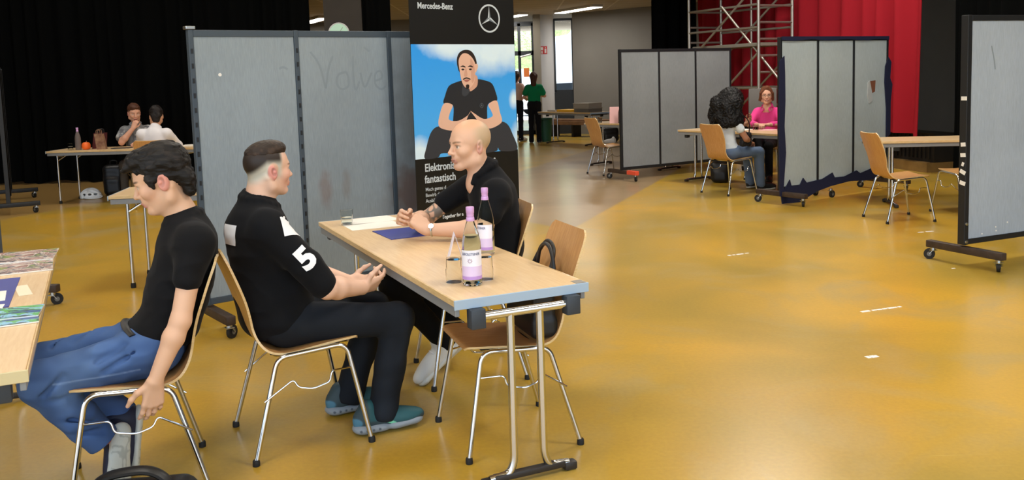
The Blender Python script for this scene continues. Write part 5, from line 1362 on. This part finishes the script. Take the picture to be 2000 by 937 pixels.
# ======== bald man in the black polo (left side towards us)
def bald_man():
    skin = lin('#d9ae92'); loc = (-.2584, 4.7101, 0); rz = 3.4259
    S = Vol(); S.c = skin; H = Head((-.045, 0, 1.205), 14, 4, 0, 1.06)
    pf = head(S, H, skin, lin('#b98078'), lin('#d9a090'), lin('#7d6048'), eye=(.09, .07, .05))
    S.rc((-.07, 0, 1.14), (-.125, 0, .99), .06, .066, .03); S.el((-.065, 0, 1.0), (.05, .05, .06), k=.04)
    for s in (1, -1): S.rc((-.125, s*.03, 1.0), (-.13, s*.15, .965), .035, .04, .03)
    S.el((-.17, 0, .86), (.09, .14, .16), k=.05)
    L_el, L_wr = V(-.045, .235, .80), V(.225, .125, .80); R_el, R_wr = V(.165, -.225, .80), V(.29, -.045, .835)
    arm(S, (-.125, .185, .965), L_el, L_wr, skin, (.05, .043, .046, .029)); arm(S, (-.07, -.185, .97), R_el, R_wr, skin, (.048, .04, .043, .029))
    hand(S, L_wr, (.62, -.42, .62), (.1, -.8, -.35), (.3, -.1, .9), skin, curl=((55, 70, 30), (60, 70, 30), (65, 70, 30), (65, 70, 30)), sc=1.02, spread=3, thumb=((.75, .45, .45), (.9, -.05, .5), (.75, -.3, .6)))
    hand(S, R_wr, (.55, .62, .25), (-.75, .55, -.3), (0, -.3, .9), skin, curl=((30, 55, 30), (40, 60, 30), (48, 60, 30), (50, 60, 30)), sc=1.02, spread=3, thumb=((.7, .55, .45), (.9, .1, .5), (.8, -.2, .55)))
    stub = lin('#b5a283'); warm = lin('#dfa27c'); ink = lin('#56605c')
    def paint(q, C):
        l = H.loc(q); C = mixc(C, warm, smooth01(l[:, 2], .06, .12)*.7*smooth01(l[:, 2], -.3, -.2))
        reg = smooth01(l[:, 2]-.25*l[:, 0], -.02, .03)*smooth01(-l[:, 0], -.035, .03)*(1-smooth01(l[:, 2], .075, .115)*smooth01(l[:, 0], -.08, -.03))
        C = mixc(C, stub, reg*.75*(l[:, 2] > -.3))
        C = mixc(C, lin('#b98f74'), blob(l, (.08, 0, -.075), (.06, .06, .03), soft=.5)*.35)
        C = pf(q, C)
        # tattoo on the right upper arm
        t = np.clip(((q-np.array((-.07, -.185, .97), f32))@np.array((.235, -.04, -.17), f32))/f32(.0857), 0, 1)
        onarm = (q[:, 1] < -.12)*(q[:, 2] > .78)*smooth01(t, .42, .5)*(1-smooth01(t, .86, .95))
        pat = smooth01(np.abs(vnoise(q, 42, 4)), .22, .32)
        return mixc(C, ink, onarm*(1-pat)*.8)
    b = build_vol(S, .0029, 'person', M['skin'], None, paint=paint, loc=loc, rz=rz)
    finish(b, 'bald man in a black polo shirt leaning on the table with clasped hands')
    T = Vol(); T.c = lin(CLO)
    T.el((-.165, 0, .87), (.125, .185, .18)); T.rc((-.135, -.145, .97), (-.135, .145, .97), .068, None, .06); T.rc((-.15, 0, .96), (-.122, 0, 1.075), .115, .074, .05)
    T.el((-.18, 0, .67), (.135, .17, .17), k=.08); T.el((-.12, 0, .54), (.15, .185, .10), k=.06)
    T.rc((-.13, .18, .955), (-.085, .222, .875), .068, .064, .05); T.rc((-.07, -.18, .965), (.055, -.212, .885), .066, .06, .05)
    T.rc((-.055, 0, 1.11), (-.032, 0, 1.005), .05, .010, op='s', k=.006)
    ring(T, (-.105, 0, 1.08), .07, .072, .0135, -.045, .036, k=.012, gap=.8)
    for s in (1, -1): T.rc((-.056, s*.05, 1.05), (-.038, s*.06, 1.015), .014, .011, .012)
    build_vol(T, .0045, 'polo_shirt', M['cloth'], b, disp=folds(.0055, 8, 7, (1, 1, 1.5)), amp=.008)
    J = Vol(); J.c = lin('#0c0d0f'); J.el((-.1, 0, .535), (.14, .18, .1))
    for s, kn, an in ((1, V(.41, .14, .53), V(.14, .12, .19)), (-1, V(.40, -.14, .53), V(.02, -.10, .19))):
        J.rc((-.07, s*.09, .535), kn, .09, .068, .05); J.rc(kn, an, .066, .052, .03); cuff(J, kn, an)
    build_vol(J, .006, 'trousers', M['denim'], b, disp=folds(.005, 8, 9), amp=.008)
    for o, yw, pt in (((.075, .115, .175), 4, 42), ((-.07, -.09, .16), -14, 40)):
        shoe(b, Foot(o, yw, pt), lin('#d9dcda'), lin('#cfd3d0'), .0045, 'white sneaker', None, False, .29)
    w = MB(); d = Vector(L_el-L_wr).normalized(); c = Vector(L_wr)+d*.025
    x = d.cross(Vector((0, 0, 1))).normalized(); y = d.cross(x)
    w.tube([c+x*math.cos(a)*.031+y*math.sin(a)*.030 for a in np.linspace(0, 2*PI, 24, endpoint=False)], .0055, 8, closed=True)
    wo = w.build('wristwatch', M['watch'], b); wo['label'] = 'steel wristwatch'
    n = (x*.75-y*.65).normalized(); p = c+n*.037
    nn = n if n.y > 0 else -n; p = c+nn*.031
    MB().cyl(p, p+nn*.006, .0135, n=20).build('watch_case', M['watch'], wo)
bald_man()

# ======== boy in the plain black T-shirt and jeans (left side towards us)
def boy_jeans():
    skin = lin('#d9ae90'); loc = (-1.5372, 3.4663, 0); rz = 3.5316
    S = Vol(); S.c = skin; H = Head((-.178, 0, 1.195), -10, 20, 0, 1.03)
    pf = head(S, H, skin, lin('#b5746a'), lin('#cf8f80'), lin('#241a16'), eye=(.06, .04, .03))
    S.rc((-.20, 0, 1.14), (-.265, 0, 1.0), .058, .064, .03)
    for s in (1, -1): S.rc((-.265, s*.03, 1.0), (-.275, s*.14, .965), .035, .04, .03)
    S.el((-.24, 0, .86), (.08, .13, .16), k=.05)
    L_el, L_wr = V(-.2, .238, .685), V(-.095, .262, .475); R_el, R_wr = V(-.25, -.235, .70), V(-.13, -.25, .56)
    arm(S, (-.275, .18, .965), L_el, L_wr, skin, (.045, .037, .038, .026)); arm(S, (-.27, -.18, .965), R_el, R_wr, skin, (.047, .040, .042, .027))
    hand(S, L_wr, (.13, -.03, -1), (.25, -.9, 0), (1, .2, -.1), skin, curl=((12, 22, 14), (16, 24, 16), (20, 26, 18), (22, 28, 18)), sc=1.0, spread=4, thumb=((.55, .8, .1), (.8, .55, .2), (.9, .35, .25)))
    hand(S, R_wr, (.8, .1, -.5), (0, .2, -1), (.2, .9, 0), skin, curl=((20, 25, 15),)*4)
    b = build_vol(S, .0029, 'person', M['skin'], None, paint=lambda q, C: mixc(pf(q, C), lin('#d89f86'), blob(H.loc(q), (.06, .05, -.03), (.03, .03, .03), soft=.8)*.4), loc=loc, rz=rz)
    finish(b, 'boy with thick black hair and blue jeans turned to the left table, one arm hanging')
    blk = lin('#14110f'); hs = Vol(); hs.c = blk; P = H.p; k = 1.03
    hs.el(P(-.02, 0, .055), np.array((.106, .087, .094))*k, H.M); hs.el(P(.05, 0, .098), np.array((.056, .066, .038))*k, H.M, .03)
    for i, y in enumerate((-.05, -.02, .015, .045)): hs.rc(P(.05, y, .11), P(.106, y*1.1, .082+.008*(i % 2)), .026*k, .01*k, .02)
    hs.plane(P(0, 0, -.01), H.M@V(.62, 0, -1), .008); hs.rc(P(-.085, .03, -.02), P(-.075, .025, -.075), .03, .02, .03); hs.rc(P(-.085, -.03, -.02), P(-.075, -.025, -.075), .03, .02, .03); hs.el(P(.112, 0, -.012), np.array((.066, .104, .086))*k, H.M, op='s', k=.01)
    hs.rc(P(-.008, .12, -.006), P(-.008, .07, -.006), .027, .024, op='s', k=.006); hs.rc(P(-.008, -.12, -.006), P(-.008, -.07, -.006), .027, .024, op='s', k=.006)
    for s in (1, -1): hs.rc(P(.035, s*.072, .03), P(.03, s*.071, -.012), .013, .006, .01)
    build_vol(hs, .003, 'hair', M['hair'], b, disp=jitter(.005, 50, (.45, 1.5, 1.2)), amp=.01, paint=lambda q, C: mixc(C, lin('#332c28'), smooth01(vnoise(q*np.array((.5, 1.5, 1.5), f32), 60), .1, .9)*.5))
    T = Vol(); T.c = lin('#101012')
    T.el((-.245, 0, .88), (.112, .17, .18)); T.rc((-.275, -.14, .965), (-.275, .14, .965), .064, None, .06); T.rc((-.26, 0, .95), (-.25, 0, 1.03), .10, .072, .05)
    T.el((-.185, 0, .70), (.115, .158, .16), k=.09); T.el((-.12, 0, .60), (.125, .165, .085), k=.06)
    for s in (1, -1): T.rc((-.272, s*.168, .96), (-.236, s*.212, .838), .064, .052, .06)
    ring(T, (-.243, 0, 1.043), .066, .068, .011, -.026, .02, k=.012)
    build_vol(T, .0045, 't_shirt', M['cloth'], b, disp=folds(.006, 9, 12, (1, 1, 1.6)), amp=.009)
    blue = lin('#4a6697'); J = Vol(); J.c = blue; J.el((-.09, 0, .545), (.14, .175, .105))
    kL, aL = V(.29, .125, .49), V(.115, .06, .225); kR, aR = V(.31, -.14, .50), V(.035, -.085, .25)
    J.rc((-.08, .085, .545), kL, .092, .078, .05); J.rc(kL, aL, .076, .070, .03); cuff(J, kL, aL+(aL-kL)*.05, .085)
    J.rc((-.08, -.085, .55), kR, .088, .068, .05); J.rc(kR, aR, .066, .060, .03); cuff(J, kR, aR+(aR-kR)*.03, .08)
    for a_, b_ in (((.0, .15, .60), (.10, .178, .55)), ((-.03, .165, .565), (.08, .188, .515)), ((.28, .19, .46), (.215, .2, .525)), ((.19, .185, .435), (.28, .195, .43)), ((.21, .145, .345), (.13, .14, .31)), ((.17, .13, .28), (.10, .125, .27)),
                   ((.03, -.13, .63), (.11, -.055, .605)), ((.11, -.145, .605), (.19, -.07, .58)), ((.19, -.155, .585), (.27, -.09, .56))): J.rc(a_, b_, .009, .007, .022, None, 's')
    def jp(q, C):
        C = mixc(C, lin('#7797c6'), smooth01(vnoise(q, 6, 3), -.1, .8)*.55*smooth01(q[:, 2], .3, .5)); C = mixc(C, lin('#30466f'), smooth01(np.abs(vnoise(q*np.array((.7, 1, 1.6), f32), 11, 8)), .55, .05)*.45)
        seam = np.exp(-((q[:, 2]-(.50-.02*q[:, 0]))/.003)**2)*(q[:, 1] > .1)*(q[:, 0] > -.05)*(q[:, 0] < .25); return mixc(C, lin('#8faad2'), seam*.5)
    je = build_vol(J, .0048, 'jeans', M['denim'], b, disp=folds(.010, 9, 15, (1, 1, 1)), amp=.014, paint=jp); je['label'] = 'mid blue jeans'
    MB().tube(catmull([(-.03, .13, .622), (-.005, .06, .64), (.0, 0, .648), (-.005, -.06, .645)], 5), .011, 8, flat=(.5, 1.3)).build('belt', M['leather'], b)
    navy = lin('#1c2138')
    # near shoe: standing on its toe, sole turned back towards us; far shoe: upright beside it, sole edge showing
    def fr(xd, zd): x = nrm(xd); z = nrm(np.array(zd)-x*(np.array(zd)@x)); return np.stack([x, np.cross(z, x), z], 1)
    def tread(F_):
        def ps(q, C):
            l = F_.loc(q); w_ = smooth01(np.abs(vnoise(l*np.array((1, 1.5, .1), f32), 34, 2)), .05, .14); return mixc(C, lin('#8d938f'), (1-w_)*(l[:, 2] < .012)*.6)
        return ps
    F1 = Foot((.03, .05, .262), sc=1, M_=fr((.10, .03, -.99), (.42, -.9, .05)))
    shoe(b, F1, navy, lin('#c3c8c2'), .004, 'navy sneaker with pale grey sole turned backwards', None, False, .285, tread(F1))
    F2 = Foot((-.05, -.075, .285), sc=1, M_=fr((.14, .05, -.98), (.98, .12, .12)))
    shoe(b, F2, navy, lin('#c3c8c2'), .004, 'navy sneaker with pale grey sole edge', None, False, .285, tread(F2))
    K = Vol(); K.c = lin('#b8503c'); K.rc(aL, F1.p(.055, 0, .1), .04, .038); build_vol(K, .006, 'sock', M['cloth'], b)
    K = Vol(); K.c = lin('#b8503c'); K.rc(aR, F2.p(.055, 0, .1), .04, .038); build_vol(K, .006, 'sock', M['cloth'], b)
boy_jeans()
# ======== people further away (same build, coarser)
def hips(J, o, w=.09, r=.10): J.el(o, (.14, .17, r))
def leg(J, hip, kn, an, r=(.085, .062, .05), k=.04): J.rc(hip, kn, r[0], r[1], k); J.rc(kn, an, r[1]*.97, r[2], .03)
def simple_hand(S, w, d, n, t, skin): hand(S, w, d, n, t, skin, curl=((25, 35, 20), (30, 40, 20), (35, 40, 20), (40, 45, 20)), k=.006)
def seated_torso(T, c, chest=(.115, .17, .18), belly=(.13, .155, .16), sh=.145, lean=0., shz=.97):
    T.el((c-.06+lean, 0, .86), chest); T.rc((c-.05+lean*1.3, -sh, shz-.01), (c-.05+lean*1.3, sh, shz-.01), .06, None, .06); T.rc((c-.05+lean*1.2, 0, .95), (c-.04+lean*1.5, 0, 1.045), .09, .066, .05)
    T.el((c-.03, 0, .66), belly, k=.08); T.el((c, 0, .55), (.13, .165, .09), k=.06)

# ---- man in the grey patterned shirt, hand at his mouth
def grey_man():
    skin = lin('#cf9c82'); S = Vol(); S.c = skin; H = Head((.06, .0, 1.21), 22, 14, 0, 1.04)
    pf = head(S, H, skin, lin('#a8665c'), lin('#c98a78'), lin('#4a2f22'))
    S.rc((.02, 0, 1.15), (-.03, 0, 1.0), .06, .064, .03); S.el((-.04, 0, .86), (.08, .13, .15), k=.05)
    R_el, R_wr = V(.20, -.17, .80), V(.20, .0, 1.0); L_el, L_wr = V(.15, .26, .79), V(.32, .10, .79)
    arm(S, (-.03, -.18, .96), R_el, R_wr, skin); arm(S, (-.03, .18, .96), L_el, L_wr, skin)
    hand(S, R_wr, (-.05, .35, .9), (-.9, .2, .1), (0, .8, .3), skin, curl=((50, 60, 30),)*4, thumb=((.6, .5, .5), (.8, .2, .5), (.8, 0, .6)))
    simple_hand(S, L_wr, (.8, -.6, .05), (0, 0, -1), (0, -.7, 0), skin)
    b = build_vol(S, .0065, 'person', M['skin'], None, paint=pf, loc=(-5.50, 13.28, 0), rz=R(-78)); finish(b, 'man in a grey patterned short sleeved shirt resting his chin on his hand')
    hs = Vol(); hs.c = lin('#4a2e20'); P = H.p
    hs.el(P(-.016, 0, .05), np.array((.106, .084, .094))*1.04, H.M); hs.el(P(.05, 0, .1), (.05, .06, .035), H.M, .03); hs.plane(P(0, 0, .0), H.M@V(.7, 0, -1), .01); hs.el(P(.105, 0, .0), (.05, .14, .075), H.M, op='s', k=.01)
    build_vol(hs, .006, 'hair', M['hair'], b, disp=jitter(.005, 45), amp=.01)
    T = Vol(); T.c = lin('#77787a'); seated_torso(T, .0, lean=.04)
    T.rc((-.02, -.17, .96), (.10, -.2, .865), .068, .066, .05); T.rc((-.02, .17, .96), (.07, .23, .865), .068, .066, .05); ring(T, (.01, 0, 1.06), .068, .07, .013, -.03, .02, gap=.5)
    build_vol(T, .008, 'patterned_shirt', M['cloth'], b, disp=folds(.006, 8), amp=.009, paint=lambda q, C: mixc(mixc(C, lin('#b9b9b7'), smooth01(vnoise(q, 24, 2), .0, .35)*.8), lin('#4a4c52'), smooth01(vnoise(q, 30, 6), .2, .45)*.7))
    J = Vol(); J.c = lin('#47423c'); hips(J, (.0, 0, .545))
    for s in (1, -1): leg(J, (.02, s*.08, .54), V(.42, s*.12, .49), V(.42, s*.13, .09))
    build_vol(J, .009, 'trousers', M['denim'], b, disp=folds(.005, 8, 3), amp=.008)
    for s in (1, -1): shoe(b, Foot((.36, s*.13, 0), s*6), lin('#1b1a1a'), lin('#2a2826'), .008)
grey_man()

# ---- person in the white top, back to us
def white_top():
    skin = lin('#b98a6c'); S = Vol(); S.c = skin; H = Head((.06, 0, 1.19), 14, 18, 0, 1.02)
    pf = head(S, H, skin, lin('#9a6258'), lin('#b98a6c'), lin('#1d1512'), detail=False)
    S.rc((.03, 0, 1.14), (-.03, 0, 1.0), .058, .062, .03); S.el((-.06, 0, .86), (.08, .13, .15), k=.05)
    for s in (1, -1):
        el, wr = V(.12, s*.25, .79), V(.36, s*.12, .80); arm(S, (-.06, s*.17, .96), el, wr, skin); simple_hand(S, wr, (.8, -s*.5, 0), (0, 0, -1), (0, -s, 0), skin)
    b = build_vol(S, .007, 'person', M['skin'], None, paint=pf, loc=(-4.69, 11.95, 0), rz=1.62); finish(b, 'person in a white long sleeved top seen from behind at the far left table')
    hs = Vol(); hs.c = lin('#17110f'); P = H.p
    hs.el(P(-.016, 0, .05), np.array((.108, .087, .096)), H.M); hs.plane(P(0, 0, -.01), H.M@V(.75, 0, -1), .01); hs.el(P(.105, 0, .0), (.05, .14, .075), H.M, op='s', k=.01); hs.rc(P(-.08, .03, -.02), P(-.07, .02, -.075), .035, .025, .03); hs.rc(P(-.08, -.03, -.02), P(-.07, -.02, -.075), .035, .025, .03)
    build_vol(hs, .006, 'hair', M['hair'], b, disp=jitter(.004, 50), amp=.009)
    T = Vol(); T.c = lin('#dcd9dc'); seated_torso(T, -.02, lean=.02, belly=(.13, .165, .16))
    for s in (1, -1): T.rc((-.06, s*.165, .965), (.11, s*.245, .80), .066, .052, .05); T.rc((.11, s*.245, .80), (.32, s*.14, .80), .052, .038, .02)
    ring(T, (.0, 0, 1.05), .062, .066, .009, -.02, .02)
    build_vol(T, .008, 'white_top', M['cloth'], b, disp=folds(.006, 8), amp=.009)
    J = Vol(); J.c = lin('#15161a'); hips(J, (-.03, 0, .545))
    for s in (1, -1): leg(J, (0, s*.08, .54), V(.40, s*.12, .49), V(.36, s*.13, .09))
    build_vol(J, .009, 'trousers', M['denim'], b, disp=folds(.005, 8, 3), amp=.008)
    for s in (1, -1): shoe(b, Foot((.30, s*.13, 0), s*6), lin('#202124'), lin('#bdbdb8'), .008)
white_top()

# ---- woman with long black curly hair
def curly_woman():
    skin = lin('#a8765a'); S = Vol(); S.c = skin; H = Head((.08, 0, 1.16), 18, 6, 0, .98)
    pf = head(S, H, skin, lin('#8a4f48'), lin('#9a6a50'), lin('#140f0d'), detail=False)
    S.rc((.04, 0, 1.10), (-.03, 0, .97), .05, .055, .03); S.el((-.05, 0, .84), (.075, .12, .14), k=.05)
    R_el, R_wr = V(.06, -.24, .70), V(.25, -.12, .63); L_el, L_wr = V(.20, .24, .80), V(.36, .06, .86)
    arm(S, (-.05, -.165, .93), R_el, R_wr, skin, (.044, .038, .038, .026)); arm(S, (-.03, .165, .93), L_el, L_wr, skin, (.044, .038, .038, .026))
    simple_hand(S, R_wr, (.8, .5, -.1), (0, 0, -1), (0, .8, 0), skin); simple_hand(S, L_wr, (.3, -.5, .7), (-.6, .1, .3), (.1, .6, .6), skin)
    b = build_vol(S, .0065, 'person', M['skin'], None, paint=pf, loc=(2.7756, 11.4898, 0), rz=.5167); finish(b, 'woman with long black curly hair in a white T-shirt seen from behind')
    hs = Vol(); hs.c = lin('#0d0b0b'); rnd = random.Random(5)
    hs.el((.05, 0, 1.19), (.145, .145, .16)); hs.el((-.02, 0, 1.07), (.135, .175, .2), k=.12); hs.el((-.08, 0, .96), (.09, .19, .13), k=.1)
    for k in range(60):
        a = rnd.uniform(0, 2*PI); z = rnd.uniform(.88, 1.18); r_ = .15+.04*math.sin((1.3-z)*4); x, y = math.cos(a)*r_*.8-.02-.1*(1.3-z), math.sin(a)*r_
        if x < .08: hs.el((x*.96, y*.96, z), rnd.uniform(.028, .04), k=.07)
    hs.el((.23, 0, 1.12), (.12, .1, .13), op='s', k=.02)
    build_vol(hs, .006, 'curly_hair', M['hair'], b, disp=jitter(.010, 70), amp=.03, paint=lambda q, C: mixc(C, lin('#1e1916'), smooth01(vnoise(q, 40), .2, .8)*.6))
    T = Vol(); T.c = lin('#d3dbe2'); seated_torso(T, -.01, (.105, .15, .165), (.105, .13, .15), .125, .01, .94)
    T.rc((-.05, -.155, .935), (.0, -.205, .82), .06, .056, .05); T.rc((-.04, .155, .935), (.08, .205, .86), .06, .056, .05)
    build_vol(T, .0075, 't_shirt', M['cloth'], b, disp=folds(.006, 9, 3), amp=.009)
    J = Vol(); J.c = lin('#62748f'); hips(J, (-.02, 0, .53)); J.rc((0, -.085, .53), (.40, -.12, .50), .085, .066, .05); J.rc((.40, -.12, .50), (.40, -.14, .09), .063, .066, .03); leg(J, (0, .085, .53), V(.42, .12, .50), V(.48, .12, .09), (.085, .064, .06))
    build_vol(J, .008, 'jeans', M['denim'], b, disp=folds(.006, 9, 5), amp=.009, paint=lambda q, C: mixc(C, lin('#8799b3'), smooth01(vnoise(q, 7), .0, .8)*.5))
    for o, yw in (((.34, -.145, 0), -6), ((.42, .12, 0), 5)): shoe(b, Foot(o, yw), lin('#17181b'), lin('#b9b6ae'), .0075)
curly_woman()
bag = thing('shoulder_bag', 'small fluffy dark shoulder bag at the hip of the curly haired woman', 'bag', (2.955, 11.36, .60), .5)
S = Vol(); S.c = lin('#1c1a1c'); S.bx((0, 0, .09), (.085, .035, .09), r=.03)
build_vol(S, .008, 'bag_body', M['hair'], bag, disp=jitter(.008, 60), amp=.016)
MB().tube(catmull([(.06, 0, .17), (.03, -.03, .30), (-.06, -.02, .40), (-.14, .02, .44)], 6), .007, 6).build('strap', M['leather'], bag)

# ---- woman in the pink blouse, smiling towards us
def pink_woman():
    skin = lin('#d9a68c'); S = Vol(); S.c = skin; H = Head((.05, 0, 1.185), 14, 2, 0, 1.0)
    pf = head(S, H, skin, lin('#b0605a'), lin('#cf9480'), lin('#5a3826'))
    S.rc((.0, 0, 1.12), (-.02, 0, .98), .05, .056, .03); S.el((.01, 0, .99), (.05, .07, .05), k=.05); S.el((-.04, 0, .86), (.08, .12, .14), k=.05)
    for s in (1, -1):
        el, wr = V(.08, s*.24, .78), V(.30, s*.08, .79); arm(S, (-.03, s*.165, .94), el, wr, skin, (.042, .036, .036, .025)); simple_hand(S, wr, (.7, -s*.7, .05), (0, 0, -1), (.3, -s*.6, 0), skin)
    def paint(q, C):
        C = pf(q, C); l = H.loc(q); return mixc(C, lin('#f0e8e0'), blob(l, (.103, 0, -.0605), (.012, .017, .003), soft=.4)*.9)
    b = build_vol(S, .0055, 'person', M['skin'], None, paint=paint, loc=(3.66, 12.88, 0), rz=4.25); finish(b, 'smiling woman in a bright pink blouse and glasses behind the table')
    hs = Vol(); hs.c = lin('#6a3f2a'); P = H.p
    hs.el(P(-.02, 0, .05), (.106, .086, .094), H.M); hs.el(P(-.05, 0, -.03), (.075, .085, .07), H.M, .03); hs.rc(P(.06, 0, .115), P(.04, .075, .04), .022, .02, .02); hs.rc(P(.06, 0, .115), P(.04, -.075, .04), .022, .02, .02)
    for s in (1, -1): hs.rc(P(.03, s*.075, .04), P(-.01, s*.085, -.06), .022, .022, .02)
    hs.el(P(.1, 0, -.012), (.055, .07, .095), H.M, op='s', k=.01); hs.plane(P(0, 0, -.085), H.M@V(0, 0, -1), .02)
    build_vol(hs, .0055, 'hair', M['hair'], b, disp=jitter(.004, 45, (1, 1, .5)), amp=.009)
    g = MB()
    for s in (1, -1): g.tube([P(.108-abs(math.cos(a))*.0, s*.033+math.cos(a)*.022, .004+math.sin(a)*.018) for a in np.linspace(0, 2*PI, 16, endpoint=False)], .0018, 6, closed=True); g.tube([P(.106, s*.055, .008), P(.0, s*.08, .012)], .0018, 6)
    g.tube([P(.108, .011, .008), P(.108, -.011, .008)], .0018, 6); g.build('glasses', M['rusty'], b)
    T = Vol(); T.c = lin('#e0458e'); seated_torso(T, .0, (.11, .155, .17), (.11, .14, .15), .13, .0, .95)
    for s in (1, -1): T.rc((-.03, s*.15, .945), (.07, s*.23, .79), .062, .052, .05); T.rc((.07, s*.23, .79), (.24, s*.11, .79), .05, .042, .02)
    T.rc((.05, 0, 1.10), (.10, 0, .96), .045, .010, op='s', k=.008); ring(T, (-.015, 0, 1.035), .064, .068, .012, -.03, .03, gap=.55)
    for s in (1, -1): T.rc((.04, s*.035, 1.0), (.09, s*.06, .965), .018, .012, .01)
    build_vol(T, .0065, 'pink_blouse', M['cloth'], b, disp=folds(.007, 9, 6, (1, 1, .7)), amp=.01)
    J = Vol(); J.c = lin('#121215'); hips(J, (.0, 0, .54)); leg(J, (.02, .08, .54), V(.42, .10, .50), V(.52, .12, .10)); leg(J, (.02, -.08, .54), V(.42, -.06, .56), V(.60, .03, .30))
    build_vol(J, .008, 'trousers', M['denim'], b, disp=folds(.005, 8, 3), amp=.008)
    shoe(b, Foot((.46, .12, 0), 6), lin('#151416'), lin('#1c1a1a'), .0075); shoe(b, Foot((.56, .03, .24), 2, 12), lin('#151416'), lin('#1c1a1a'), .0075)
pink_woman()

# ---- two women standing by the glazed door
def standing(label, x, y, rz, sc, hairc, topc, top_name, arms, hair_len, skin, trs='#131318', bag_=False):
    S = Vol(); S.c = skin; H = Head((.02, 0, 1.53), 0, 8, 0, .98); pf = head(S, H, skin, lin('#a8665c'), skin, hairc, detail=False)
    S.rc((.0, 0, 1.46), (-.02, 0, 1.34), .05, .055, .03); S.el((-.01, 0, 1.2), (.08, .12, .16), k=.05)
    for (el, wr), s in zip(arms, (-1, 1)):
        arm(S, (-.02, s*.165, 1.30), el, wr, skin, (.043, .037, .036, .025)); simple_hand(S, wr, V(*wr)-V(*el)+V(.05, 0, .02), (0, -s*.7, .5), (.3, 0, .9), skin)
    b = build_vol(S, .010, 'person', M['skin'], None, paint=pf, loc=(x, y, 0), rz=rz); finish(b, label); b.scale = (sc, sc, sc)
    hs = Vol(); hs.c = hairc; P = H.p; hs.el(P(-.016, 0, .05), (.108, .09, .096), H.M); hs.rc(P(-.06, 0, .02), P(-.075, 0, -hair_len), .085, .06, .03); hs.el(P(.1, 0, -.01), (.055, .09, .09), H.M, op='s', k=.01)
    build_vol(hs, .01, 'hair', M['hair'], b, disp=jitter(.007, 35, (1, 1, .4)), amp=.014)
    T = Vol(); T.c = topc; T.el((-.01, 0, 1.2), (.105, .155, .17)); T.rc((-.02, -.13, 1.32), (-.02, .13, 1.32), .056, None, .05); T.rc((-.02, 0, 1.3), (-.015, 0, 1.39), .09, .062, .04); T.el((0, 0, 1.02), (.105, .15, .16), k=.07)
    for s in (1, -1): T.rc((-.02, s*.15, 1.31), (.03, s*.21, 1.18), .062, .07, .05)
    T.plane((0, 0, .90), (0, 0, -1), k=.02)
    build_vol(T, .011, top_name, M['cloth'], b, disp=folds(.008, 9, 2, (1, 1, .5)), amp=.011)
    J = Vol(); J.c = lin(trs); J.el((-.01, 0, .92), (.115, .16, .12))
    for s in (1, -1): J.rc((0, s*.08, .88), (.01, s*.085, .5), .088, .062, .04); J.rc((.01, s*.085, .5), (-.01, s*.09, .06), .06, .06, .03)
    build_vol(J, .011, 'trousers', M['denim'], b, disp=folds(.006, 8, 3), amp=.009)
    for s in (1, -1): shoe(b, Foot((-.07, s*.09, 0), s*5), lin('#1b1b1d') if not bag_ else lin('#b9b4ac'), lin('#8d8a84'), .01)
standing('woman in a green top and black trousers standing with her back to us', .575, 21.35, R(85), 1.0, lin('#43261a'), lin('#0f7a4e'), 'green_top', ((V(.12, -.24, 1.10), V(.30, -.10, 1.12)), (V(.05, .24, 1.08), V(.28, .12, 1.0))), .16, lin('#cf9c82'))
standing('woman in a pale pink top standing left of the woman in green', .17, 22.0, R(60), 1.02, lin('#3a2219'), lin('#cfa99c'), 'pale_top', ((V(.02, -.24, 1.08), V(.24, -.14, 1.0)), (V(.05, .24, 1.08), V(.28, .12, 1.0))), .10, lin('#cf9c82'), '#15151c', True)
# bag and shoes on the floor far behind the middle partition
soft_bag('black bag on the floor left of the middle partition in the distance', 2.28, 20.9, .42, .25, .34, R(10))
tw = thing('sneaker', 'white sneaker on the floor beside the distant black bag', 'shoe', (2.38, 20.45, 0), R(190))
shoe(tw, Foot((0, 0, 0), 0), lin('#d5d5d2'), lin('#c9c9c4'), .009)
# ------------------------------------------------------------------ repeats share a group
GROUPS = {'folding_table': 'folding tables', 'partition_wall': 'partition walls', 'water_bottle': 'water bottles', 'drinking_glass': 'drinking glasses', 'stage_curtain': 'stage curtains',
          'brochure': 'brochures on the left table', 'paper_sheet': 'loose paper sheets', 'flat_box': 'flat boxes on the far table', 'tape_scrap': 'tape scraps on the floor', 'backpack': 'bags on the floor', 'tree': 'trees outside the window'}
for o in SC.objects:
    k = o.name.split('.')[0]
    if o.parent is None and k in GROUPS and 'group' not in o: o['group'] = GROUPS[k]
